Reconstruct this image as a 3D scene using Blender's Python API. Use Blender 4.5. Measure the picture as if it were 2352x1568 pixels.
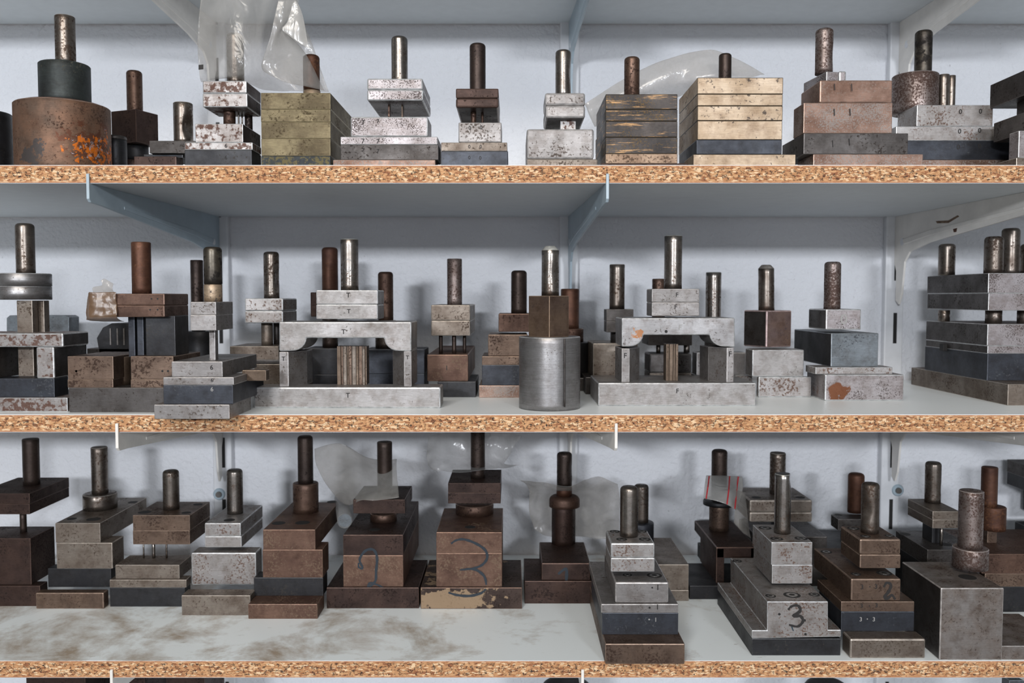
import bpy, bmesh, math, random
from mathutils import Vector, Matrix, noise

# ---------------------------------------------------------------- scene, camera, light
scene = bpy.context.scene
for o in list(bpy.data.objects):
    bpy.data.objects.remove(o, do_unlink=True)
COL = scene.collection
ZC = 1.55                      # camera height above the floor
FPX = 2000.0                   # focal length in photo pixels (2352 x 1568)
PITCH = math.radians(2.9)      # camera looks slightly down
WALL_Y = 1.352                 # wall behind the shelves
SHELF_Y = 0.95                 # front edge of the shelves

cam_d = bpy.data.cameras.new('camera')
cam = bpy.data.objects.new('camera', cam_d)
COL.objects.link(cam)
cam.location = (0, 0, ZC)
cam.rotation_euler = (math.pi / 2 - PITCH, 0, 0)
cam_d.sensor_width = 36.0
cam_d.lens = 36.0 * FPX / 2352.0
cam_d.clip_start = 0.02
cam_d.dof.use_dof = True
cam_d.dof.focus_distance = 1.0
cam_d.dof.aperture_fstop = 6.3
scene.camera = cam

world = bpy.data.worlds.new('world')
scene.world = world
world.use_nodes = True
bg = world.node_tree.nodes['Background']
bg.inputs[0].default_value = (0.90, 0.93, 1.0, 1)
bg.inputs[1].default_value = 1.0


def area(name, loc, target, sx, sy, power, color):
    d = bpy.data.lights.new(name, 'AREA')
    d.shape = 'RECTANGLE'
    d.size = sx
    d.size_y = sy
    d.energy = power
    d.color = color
    o = bpy.data.objects.new(name, d)
    COL.objects.link(o)
    o.location = loc
    o.rotation_euler = (Vector(target) - Vector(loc)).to_track_quat('-Z', 'Y').to_euler()
    return o


# two windows on the far side of the room, behind the camera
area('window_light_left', (-1.15, -3.4, ZC + 0.72), (0, 1.3, ZC), 0.5, 0.22, 92, (0.90, 0.94, 1.0))
area('window_light_right', (1.35, -3.4, ZC + 0.72), (0, 1.3, ZC), 0.5, 0.22, 70, (0.90, 0.94, 1.0))
# unseen lamp added above and in front of the shelves to brighten their tops
area('top_fill_light', (-0.3, -0.9, ZC + 1.15), (0, 0.6, ZC - 0.9), 1.3, 0.5, 32, (1.0, 0.94, 0.86))

vs = scene.view_settings
vs.view_transform = 'Standard'
vs.look = 'None'
vs.gamma = 1.0
vs.exposure = -0.13
vs.use_curve_mapping = False


# ---------------------------------------------------------------- pixel geometry
CP, SP = math.cos(PITCH), math.sin(PITCH)


def ray(x, y):
    u = (x - 1176.0) / FPX
    v = (y - 784.0) / FPX
    return Vector((u, CP - v * SP, -SP - v * CP))


def at(x, y, Y):
    r = ray(x, y)
    p = r * (Y / r.y)
    return Vector((p.x, p.y, p.z + ZC))


def on_z(x, y, z):
    r = ray(x, y)
    t = (z - ZC) / r.z
    return Vector((r.x * t, r.y * t, z))


Z1 = at(1176, 379, SHELF_Y).z
Z2 = at(1176, 952, SHELF_Y).z
Z3 = at(1176, 1517, SHELF_Y).z
Z4 = Z3 - 0.27
SHELF_T = 0.0195
ZS = {1: Z1, 2: Z2, 3: Z3, 4: Z4}
Z0B = at(1176, 57, WALL_Y).z          # underside of the topmost shelf


# ---------------------------------------------------------------- materials
def lin(c):
    r = []
    for v in c:
        v = v / 255.0
        r.append(v / 12.92 if v <= 0.04045 else ((v + 0.055) / 1.055) ** 2.4)
    return (r[0], r[1], r[2], 1.0)


def mlin(c):
    """metal colours: a steel face reflects the bright room, so its own reflectance is lower than its look"""
    r = lin(c)
    y = 0.3 * r[0] + 0.6 * r[1] + 0.1 * r[2]
    s = 0.95 - 0.40 * min(1.0, y / 0.55)
    return (r[0] * s, r[1] * s, r[2] * s, 1.0)


class NT:
    def __init__(s, name):
        s.m = bpy.data.materials.new(name)
        s.m.use_nodes = True
        s.t = s.m.node_tree
        s.bsdf = s.t.nodes['Principled BSDF']

    def n(s, typ, **kw):
        nd = s.t.nodes.new(typ)
        for k, v in kw.items():
            if k.startswith('i_'):
                nd.inputs[k[2:].replace('_', ' ')].default_value = v
            else:
                setattr(nd, k, v)
        return nd

    def l(s, a, b):
        s.t.links.new(a, b)

    def coords(s, scale=(1, 1, 1), rnd=True):
        tc = s.n('ShaderNodeTexCoord')
        mp = s.n('ShaderNodeMapping')
        mp.inputs['Scale'].default_value = scale
        s.l(tc.outputs['Object'], mp.inputs['Vector'])
        if rnd:
            oi = s.n('ShaderNodeObjectInfo')
            mu = s.n('ShaderNodeMath', operation='MULTIPLY')
            mu.inputs[1].default_value = 37.0
            s.l(oi.outputs['Random'], mu.inputs[0])
            s.l(mu.outputs[0], mp.inputs['Location'])
        return mp.outputs['Vector']

    def noise(s, vec, scale, detail=5, rough=0.6, dist=0.0):
        nd = s.n('ShaderNodeTexNoise')
        nd.inputs['Scale'].default_value = scale
        nd.inputs['Detail'].default_value = detail
        nd.inputs['Roughness'].default_value = rough
        nd.inputs['Distortion'].default_value = dist
        s.l(vec, nd.inputs['Vector'])
        return nd.outputs['Fac']

    def ramp(s, fac, lo, hi):
        nd = s.n('ShaderNodeMapRange')
        nd.inputs['From Min'].default_value = lo
        nd.inputs['From Max'].default_value = hi
        s.l(fac, nd.inputs['Value'])
        return nd.outputs['Result']

    def mix(s, fac, a, b, blend='MIX'):
        nd = s.n('ShaderNodeMix', data_type='RGBA', blend_type=blend)
        for sock, v in ((nd.inputs['Factor'], fac), (nd.inputs['A'], a), (nd.inputs['B'], b)):
            pass
        fi, ai, bi = nd.inputs[0], nd.inputs[6], nd.inputs[7]
        for sock, v in ((fi, fac), (ai, a), (bi, b)):
            if isinstance(v, (int, float, tuple)):
                sock.default_value = v
            else:
                s.l(v, sock)
        return nd.outputs[2]

    def math(s, op, a, b=None):
        nd = s.n('ShaderNodeMath', operation=op)
        for i, v in enumerate((a, b)):
            if v is None:
                continue
            if isinstance(v, (int, float)):
                nd.inputs[i].default_value = v
            else:
                s.l(v, nd.inputs[i])
        return nd.outputs[0]


GAIN = 1.0


def steel(name, a, b, spk=None, t=0.6, sscale=170, metal=0.55, rough=0.42, brush=0.25,
          bscale=(14, 14, 260), streak=None, patch=None, blot=26, bump=0.2, grime=0.75):
    """worn metal: two blotchy tones, brushed lines, specks of rust or chips, optional streaks and one patch"""
    k = NT(name)
    v = k.coords()
    n1 = k.ramp(k.noise(v, blot, 6, 0.62), 0.36, 0.64)
    c = k.mix(n1, mlin(a), mlin(b))
    fine = k.noise(v, 420, 4, 0.7)
    c = k.mix(k.ramp(fine, 0.25, 0.75), c, k.mix(0.5, c, (1.25, 1.25, 1.25, 1), 'MULTIPLY'), 'MIX')
    if brush > 0:
        vb = k.coords(bscale)
        bn = k.noise(vb, 5, 4, 0.65)
        c = k.mix(k.ramp(bn, 0.35, 0.7), c, k.mix(brush, c, (0.35, 0.33, 0.32, 1), 'MULTIPLY'))
    gr = k.ramp(k.noise(v, 58, 8, 0.72), 0.46, 0.72)
    c = k.mix(k.math('MULTIPLY', gr, grime), c, k.mix(1.0, c, (0.42, 0.34, 0.29, 1), 'MULTIPLY'))
    vsx = k.coords((40, 40, 700))
    scn = k.ramp(k.noise(vsx, 1.6, 3, 0.5, 1.5), 0.60, 0.66)
    c = k.mix(k.math('MULTIPLY', scn, 0.35), c, k.mix(1.0, c, (1.7, 1.7, 1.7, 1), 'MULTIPLY'))
    if streak:
        col, th, sc = streak
        sv = k.coords(sc)
        sn = k.noise(sv, 10, 8, 0.68)
        c = k.mix(k.ramp(sn, th, th + 0.05), c, mlin(col))
    s1 = None
    if spk:
        sn = k.noise(v, sscale * 2.2, 6, 0.62)
        mask = k.noise(v, 34, 3, 0.5)
        t = t - 0.035
        s1 = k.ramp(k.math('ADD', sn, k.math('MULTIPLY', k.math('SUBTRACT', mask, 0.5), 0.55)), t, t + 0.09)
        c = k.mix(k.math('MULTIPLY', s1, 0.8), c, mlin(spk))
    if patch:
        for (ctr, rad, colr, th, psc, *an) in patch:
            tc = k.n('ShaderNodeTexCoord')
            mp = k.n('ShaderNodeMapping')
            ax = an[0] if an else 1.0
            mp.inputs['Location'].default_value = (-ctr[0] * ax, 0, -ctr[2])
            mp.inputs['Scale'].default_value = (ax, 0, 1)
            k.l(tc.outputs['Object'], mp.inputs['Vector'])
            ln = k.n('ShaderNodeVectorMath', operation='LENGTH')
            k.l(mp.outputs['Vector'], ln.inputs[0])
            d = k.math('DIVIDE', ln.outputs['Value'], rad)
            pn = k.noise(v, psc, 7, 0.65)
            pl = k.noise(v, 55, 5, 0.65)
            d = k.math('ADD', d, k.math('MULTIPLY', k.math('SUBTRACT', pl, 0.5), 2.6))
            f = k.math('SUBTRACT', pn, k.math('MULTIPLY', k.ramp(d, 0.45, 1.05), 0.5))
            c = k.mix(k.ramp(f, th, th + 0.06), c, mlin(colr))
    k.l(c, k.bsdf.inputs['Base Color'])
    k.bsdf.inputs['Metallic'].default_value = 0.45 + 0.5 * metal
    r = k.math('ADD', k.math('MULTIPLY', n1, 0.14), rough)
    if s1 is not None:
        r = k.math('ADD', r, k.math('MULTIPLY', s1, 0.25))
    k.l(r, k.bsdf.inputs['Roughness'])
    bp = k.n('ShaderNodeBump')
    bp.inputs['Strength'].default_value = bump
    bp.inputs['Distance'].default_value = 0.0006
    k.l(k.noise(v, 150, 6, 0.7), bp.inputs['Height'])
    k.l(bp.outputs['Normal'], k.bsdf.inputs['Normal'])
    return k.m


def flat(name, c, rough=0.5, metal=0.0, var=0.12, scale=60):
    k = NT(name)
    v = k.coords()
    col = k.mix(k.ramp(k.noise(v, scale, 5), 0.3, 0.7), lin(c), lin(tuple(x * (1 - var) for x in c)))
    k.l(col, k.bsdf.inputs['Base Color'])
    k.bsdf.inputs['Roughness'].default_value = rough
    k.bsdf.inputs['Metallic'].default_value = metal
    return k.m


M = {}


def reg(name, *a, edge=None, **kw):
    m = steel(name, *a, **kw)
    ec = edge or tuple(min(255, x * 1.35 + 22) for x in a[0])
    e = flat(name + '_worn_edge', tuple(x * 0.84 for x in ec), rough=0.36, metal=0.6, var=0.3, scale=140)
    M[name] = (m, e)
    return name


BR = (78, 52, 40)
reg('silver', (196, 192, 190), (172, 166, 162), (104, 74, 58), t=0.60, metal=0.5)
reg('silver_rust', (190, 186, 184), (160, 152, 148), (92, 56, 40), t=0.53, sscale=90, metal=0.45)
reg('silver_pit', (188, 182, 184), (168, 160, 160), (74, 62, 58), t=0.575, sscale=330, metal=0.5)
reg('steel', (158, 154, 152), (136, 132, 130), (84, 72, 64), t=0.63, metal=0.55)
reg('steel_clean', (184, 180, 178), (158, 154, 151), (92, 84, 80), t=0.68, metal=0.55, brush=0.3, bscale=(30, 30, 160))
reg('steel_mid', (140, 130, 120), (110, 98, 88), (72, 58, 48), t=0.61, metal=0.5)
reg('steel_dark', (86, 82, 80), (66, 62, 60), (48, 40, 36), t=0.62, metal=0.5)
reg('steel_brown', (118, 98, 84), (88, 72, 62), (60, 44, 36), t=0.59, metal=0.45)
reg('rust', (138, 110, 96), (116, 88, 74), (178, 158, 146), t=0.58, sscale=240, metal=0.35, rough=0.5)
reg('rust_silver', (150, 124, 110), (124, 96, 82), (206, 196, 190), t=0.54, sscale=260, metal=0.45)
reg('brown', (100, 76, 64), (76, 56, 47), (54, 38, 30), t=0.60, metal=0.35, rough=0.5)
reg('brown_dark', (70, 52, 45), (52, 38, 34), (38, 27, 24), t=0.60, metal=0.35, rough=0.48)
reg('brown_face', (112, 86, 72), (88, 64, 54), (138, 116, 98), t=0.60, metal=0.3, rough=0.5, blot=18)
reg('black', (50, 50, 52), (40, 40, 43), (70, 66, 62), t=0.66, metal=0.4, rough=0.42, brush=0.1)
reg('blue_black', (60, 63, 70), (47, 49, 55), (92, 94, 98), t=0.67, metal=0.4, rough=0.4, brush=0.1)
reg('blue_grey', (116, 122, 127), (99, 104, 108), (72, 74, 80), t=0.65, metal=0.45, brush=0.2, bscale=(20, 20, 120))
reg('olive', (124, 112, 84), (100, 88, 66), (84, 72, 52), t=0.60, metal=0.2, rough=0.55, brush=0.3, bscale=(30, 30, 140))
reg('olive_black', (46, 50, 54), (58, 62, 60), (138, 126, 88), t=0.52, sscale=120, metal=0.2, rough=0.55)
reg('olive_side', (74, 68, 58), (60, 56, 50), (50, 46, 40), t=0.6, metal=0.25, rough=0.5)
reg('gold', (222, 200, 174), (204, 178, 148), (78, 72, 72), t=0.63, sscale=110, metal=0.35, rough=0.45, brush=0.3, bscale=(16, 16, 260), edge=(120, 104, 84))
reg('tan_band', (66, 60, 57), (52, 48, 47), (126, 104, 74), t=0.62, sscale=260, metal=0.3,
    streak=((172, 134, 92), 0.545, (2, 2, 26)), edge=(92, 80, 66))
reg('tan_face', (158, 134, 112), (138, 112, 92), (92, 74, 60), t=0.6, metal=0.3, brush=0.3)
reg('green_black', (62, 68, 66), (50, 54, 54), (92, 90, 80), t=0.64, metal=0.35, rough=0.45)
reg('heat', (146, 122, 102), (108, 90, 80), (76, 64, 58), t=0.68, metal=0.6, rough=0.34, brush=0.15, blot=14)
reg('heat_violet', (168, 146, 144), (156, 126, 104), (84, 72, 78), t=0.68, metal=0.6, rough=0.34, brush=0.15, blot=14)
reg('shank_bright', (178, 172, 166), (142, 134, 126), (82, 66, 56), t=0.60, metal=1.0, rough=0.2, brush=0.3, bscale=(60, 60, 60))
reg('shank_grey', (146, 138, 130), (112, 102, 94), (70, 54, 44), t=0.575, sscale=130, metal=0.9, rough=0.25, brush=0.2, bscale=(60, 60, 60))
reg('shank_brown', (104, 82, 70), (78, 58, 48), (52, 36, 30), t=0.575, sscale=130, metal=0.5, rough=0.4, brush=0.1)
reg('shank_dark', (72, 60, 54), (54, 44, 40), (38, 30, 28), t=0.6, metal=0.5, rough=0.38, brush=0.1)
reg('shank_rust', (98, 66, 50), (76, 50, 40), (122, 84, 60), t=0.62, metal=0.35, rough=0.5, brush=0.1)
reg('shank_spot', (152, 140, 136), (118, 104, 98), (72, 50, 42), t=0.5, sscale=190, metal=0.6, rough=0.38, brush=0.1)
reg('shank_oil', (96, 90, 80), (42, 38, 36), (30, 27, 26), t=0.55, sscale=60, metal=0.55, rough=0.34, brush=0.1)
reg('turned', (190, 188, 188), (156, 154, 154), (96, 88, 84), t=0.66, metal=0.7, rough=0.3, brush=0.45, bscale=(6, 6, 330), grime=0.5)
reg('strip_bronze', (112, 96, 82), (84, 70, 58), (70, 56, 46), t=0.62, metal=0.5, rough=0.4)

BLOCKER_GREY = flat('blocker_grey', (128, 128, 126), 0.7)  # grey cuts the light bounced off the added blockers onto tool sides
reg('block_mottled', (162, 156, 152), (116, 102, 92), (66, 54, 48), t=0.6, metal=0.45, blot=34, grime=0.9)
STAMP = flat('stamp_dark', (30, 26, 25), 0.7)
STAMP_L = flat('stamp_light', (150, 148, 146), 0.6)
HOLE = flat('hole_dark', (22, 20, 19), 0.7)
SCREW = flat('screw_steel', (120, 116, 112), 0.35, 0.7)
INK = flat('marker_ink', (24, 52, 66), 0.45)
INK2 = flat('marker_ink_blue', (14, 30, 42), 0.45)


def mat_wall():
    k = NT('painted_plaster')
    v = k.coords(rnd=False)
    n1 = k.noise(v, 3, 4)
    c = k.mix(k.ramp(n1, 0.3, 0.7), lin((226, 227, 231)), lin((214, 215, 219)))
    sp = k.noise(v, 120, 5, 0.7)
    c = k.mix(k.ramp(sp, 0.68, 0.74), c, lin((160, 158, 158)))
    k.l(c, k.bsdf.inputs['Base Color'])
    k.bsdf.inputs['Roughness'].default_value = 0.75
    bp = k.n('ShaderNodeBump')
    bp.inputs['Strength'].default_value = 0.6
    bp.inputs['Distance'].default_value = 0.005
    k.l(k.noise(v, 150, 3, 0.55, 0.3), bp.inputs['Height'])
    k.l(bp.outputs['Normal'], k.bsdf.inputs['Normal'])
    return k.m


def mat_chip(name, seed):
    k = NT(name)
    tc = k.n('ShaderNodeTexCoord')

    def vor(scale, loc, feature='F1'):
        mp = k.n('ShaderNodeMapping')
        mp.inputs['Scale'].default_value = scale
        mp.inputs['Location'].default_value = loc
        k.l(tc.outputs['Object'], mp.inputs['Vector'])
        wn = k.n('ShaderNodeTexNoise')
        wn.inputs['Scale'].default_value = 1.3
        wn.inputs['Detail'].default_value = 3
        k.l(mp.outputs['Vector'], wn.inputs['Vector'])
        ad = k.n('ShaderNodeMix', data_type='RGBA', blend_type='LINEAR_LIGHT')
        ad.inputs[0].default_value = 0.35
        k.l(mp.outputs['Vector'], ad.inputs[6])
        k.l(wn.outputs['Color'], ad.inputs[7])
        vn = k.n('ShaderNodeTexVoronoi', feature=feature)
        vn.inputs['Scale'].default_value = 1.0
        k.l(ad.outputs[2], vn.inputs['Vector'])
        return vn
    a = vor((260, 260, 820), (seed, 0, seed))
    sp = k.n('ShaderNodeSeparateColor')
    k.l(a.outputs['Color'], sp.inputs[0])
    c = k.mix(sp.outputs[0], lin((202, 156, 112)), lin((166, 116, 76)))
    c = k.mix(k.ramp(sp.outputs[1], 0.8, 0.82), c, lin((222, 190, 152)))
    c = k.mix(k.ramp(sp.outputs[2], 0.84, 0.86), c, lin((140, 90, 58)))
    e = vor((330, 330, 900), (seed + 3, 2, 1), 'DISTANCE_TO_EDGE')
    v = k.coords((1, 1, 1), rnd=False)
    gm = k.noise(v, 260, 3, 0.6)
    gap = k.math('MULTIPLY', k.ramp(e.outputs['Distance'], 0.16, 0.04), k.ramp(gm, 0.50, 0.58))
    # the fine dense layers along both faces carry no dark gaps
    sx = k.n('ShaderNodeSeparateXYZ')
    k.l(tc.outputs['Object'], sx.inputs[0])
    band = k.math('ABSOLUTE', sx.outputs['Z'])
    core = k.ramp(band, 0.0082, 0.0062)
    gap = k.math('MULTIPLY', gap, core)
    c = k.mix(k.math('MULTIPLY', k.ramp(band, 0.0066, 0.0088), 0.65), c, lin((176, 122, 88)))
    c = k.mix(gap, c, lin((34, 29, 28)))
    c = k.mix(k.ramp(band, 0.0090, 0.0094), c, lin((132, 80, 56)))
    k.l(c, k.bsdf.inputs['Base Color'])
    k.bsdf.inputs['Roughness'].default_value = 0.8
    bp = k.n('ShaderNodeBump')
    bp.inputs['Strength'].default_value = 0.5
    bp.inputs['Distance'].default_value = 0.001
    k.l(k.math('SUBTRACT', sp.outputs[0], gap), bp.inputs['Height'])
    k.l(bp.outputs['Normal'], k.bsdf.inputs['Normal'])
    return k.m


def mat_laminate(name, base, stain, amount):
    k = NT(name)
    v = k.coords(rnd=False)
    n = k.noise(v, 9, 8, 0.68, 0.3)
    vs_ = k.coords((9, 28, 1), rnd=False)
    n2 = k.noise(vs_, 5, 7, 0.7)
    c = k.mix(k.ramp(n2, 0.64, 0.76), lin(base), lin(tuple(x * 0.8 for x in stain)))
    if amount > 0.3:
        sx = k.n('ShaderNodeSeparateXYZ')
        k.l(v, sx.inputs[0])
        # spilled oil lies towards one end of the shelf
        g = k.math('ADD', n, k.math('MULTIPLY', sx.outputs['X'], -0.16))
        c = k.mix(k.math('MULTIPLY', k.ramp(g, 0.52, 0.70), 0.85), c, lin(stain))
    k.l(c, k.bsdf.inputs['Base Color'])
    k.bsdf.inputs['Roughness'].default_value = 0.38
    return k.m


def mat_paint(name, c, rough=0.4):
    k = NT(name)
    v = k.coords()
    n = k.noise(v, 30, 5)
    col = k.mix(k.ramp(n, 0.3, 0.75), lin(c), lin(tuple(x * 0.92 for x in c)))
    sp = k.noise(v, 130, 6, 0.65)
    col = k.mix(k.ramp(sp, 0.71, 0.74), col, lin((150, 128, 108)))
    k.l(col, k.bsdf.inputs['Base Color'])
    k.bsdf.inputs['Roughness'].default_value = rough
    return k.m


def mat_film(name, tint, alpha, rough=0.22):
    k = NT(name)
    out = k.t.nodes['Material Output']
    tr = k.n('ShaderNodeBsdfTransparent')
    tr.inputs['Color'].default_value = (0.9, 0.89, 0.88, 1)
    df = k.n('ShaderNodeBsdfDiffuse')
    df.inputs['Color'].default_value = lin(tint)
    tl = k.n('ShaderNodeBsdfTranslucent')
    tl.inputs['Color'].default_value = lin(tint)
    gl = k.n('ShaderNodeBsdfGlossy')
    gl.inputs['Roughness'].default_value = rough
    bp = k.n('ShaderNodeBump')
    bp.inputs['Strength'].default_value = 0.7
    bp.inputs['Distance'].default_value = 0.006
    wv = k.coords((1, 1, 0.7))
    rid = k.math('ABSOLUTE', k.math('SUBTRACT', k.noise(wv, 34, 3, 0.5, 0.8), 0.5))
    k.l(rid, bp.inputs['Height'])
    k.l(bp.outputs['Normal'], gl.inputs['Normal'])
    k.l(bp.outputs['Normal'], df.inputs['Normal'])
    m1 = k.n('ShaderNodeMixShader')
    m1.inputs[0].default_value = 0.4
    k.l(df.outputs[0], m1.inputs[1])
    k.l(tl.outputs[0], m1.inputs[2])
    m2 = k.n('ShaderNodeMixShader')
    m2.inputs[0].default_value = 0.16
    k.l(m1.outputs[0], m2.inputs[1])
    k.l(gl.outputs[0], m2.inputs[2])
    m3 = k.n('ShaderNodeMixShader')
    v = k.coords()
    a = k.math('ADD', k.math('MULTIPLY', k.ramp(k.noise(v, 22, 4), 0.35, 0.7), 0.12), alpha)
    k.l(a, m3.inputs[0])
    k.l(tr.outputs[0], m3.inputs[1])
    k.l(m2.outputs[0], m3.inputs[2])
    k.l(m3.outputs[0], out.inputs['Surface'])
    return k.m


WALL = mat_wall()
FLOOR = flat('concrete_floor', (120, 118, 114), 0.7)
CHIPS = [mat_chip('chipboard_%d' % i, 5.3 * i) for i in range(5)]
LAM_UNDER = flat('laminate_underside', (206, 211, 214), 0.5, var=0.03)
LAM_TOP = mat_laminate('laminate_top', (242, 246, 246), (150, 132, 108), 0.1)
LAM_STAIN = mat_laminate('laminate_top_stained', (238, 244, 245), (146, 122, 92), 0.8)
PAINT_W = mat_paint('bracket_white_paint', (232, 228, 222))
PAINT_U = mat_paint('upright_white_paint', (224, 225, 228))
PAINT_B = mat_paint('bracket_blue_grey_paint', (168, 184, 194))
FILM = mat_film('clear_film', (232, 232, 232), 0.16)
FILM1 = mat_film('thin_film', (226, 224, 220), 0.16)
FILM2 = mat_film('milky_film', (220, 216, 210), 0.25)
FILM3 = mat_film('dense_film', (226, 224, 220), 0.42)
TAPE = mat_film('yellowed_tape', (150, 118, 88), 0.62, 0.4)
RED = flat('red_print', (206, 52, 60), 0.5)


# ---------------------------------------------------------------- builders
def link_mesh(name, verts, faces, mats, parent=None, origin=None, smooth=None, fmat=None):
    me = bpy.data.meshes.new(name)
    me.from_pydata([tuple(v) for v in verts], [], faces)
    for m in mats:
        me.materials.append(m)
    if fmat:
        me.polygons.foreach_set('material_index', fmat)
    if smooth:
        me.polygons.foreach_set('use_smooth', smooth if isinstance(smooth, list) else [True] * len(me.polygons))
    me.update()
    o = bpy.data.objects.new(name, me)
    COL.objects.link(o)
    if parent:
        o.parent = parent
    if origin is not None:
        o.location = origin
    return o


def bm_obj(name, bm, mats, parent=None):
    bmesh.ops.recalc_face_normals(bm, faces=bm.faces[:])
    me = bpy.data.meshes.new(name)
    bm.to_mesh(me)
    bm.free()
    for m in mats:
        me.materials.append(m)
    o = bpy.data.objects.new(name, me)
    COL.objects.link(o)
    o.parent = parent
    return o


def prism_bm(loop, vec, bevel):
    """closed prism: loop of Vectors pushed along vec, all edges bevelled (bevel faces take slot 1)"""
    bm = bmesh.new()
    a = [bm.verts.new(p) for p in loop]
    b = [bm.verts.new(p + vec) for p in loop]
    n = len(loop)
    bm.faces.new(a)
    bm.faces.new(b[::-1])
    for i in range(n):
        bm.faces.new((a[i], b[i], b[(i + 1) % n], a[(i + 1) % n]))
    bmesh.ops.recalc_face_normals(bm, faces=bm.faces[:])
    if bevel > 0:
        ed = [e for e in bm.edges if e.calc_face_angle(0) > 0.5]
        bmesh.ops.bevel(bm, geom=ed, offset=bevel, segments=2, profile=0.5, affect='EDGES', material=1, clamp_overlap=True)
    return bm


def smooth_by_angle(bm, ang=0.6):
    for f in bm.faces:
        f.smooth = True
    for e in bm.edges:
        if len(e.link_faces) == 2 and e.calc_face_angle(0) > ang:
            e.smooth = False


def props(o, label, cat, grp=None, kind=None):
    if label:
        o['label'] = label
    if cat:
        o['category'] = cat
    if grp:
        o['group'] = grp
    if kind:
        o['kind'] = kind
    return o


GLYPH = {}


def make_glyph(s):
    cu = bpy.data.curves.new('stamp', 'FONT')
    cu.body = s
    cu.size = 1.0
    cu.align_x = 'CENTER'
    cu.align_y = 'CENTER'
    cu.offset = 0.012
    cu.extrude = 0.012
    cu.resolution_u = 3
    o = bpy.data.objects.new('stamp', cu)
    COL.objects.link(o)
    dg = bpy.context.evaluated_depsgraph_get()
    me = bpy.data.meshes.new_from_object(o.evaluated_get(dg))
    bpy.data.objects.remove(o, do_unlink=True)
    bpy.data.curves.remove(cu)
    return me


def glyph(s, mat):
    key = (s, mat.name)
    if key not in GLYPH:
        if s not in GLYPH:
            GLYPH[s] = make_glyph(s)
        me = GLYPH[s].copy()
        me.materials.clear()
        me.materials.append(mat)
        GLYPH[key] = me
    return GLYPH[key]


for ch in 'TF76013':
    GLYPH[ch] = make_glyph(ch)

YMAX = 1.332


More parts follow.
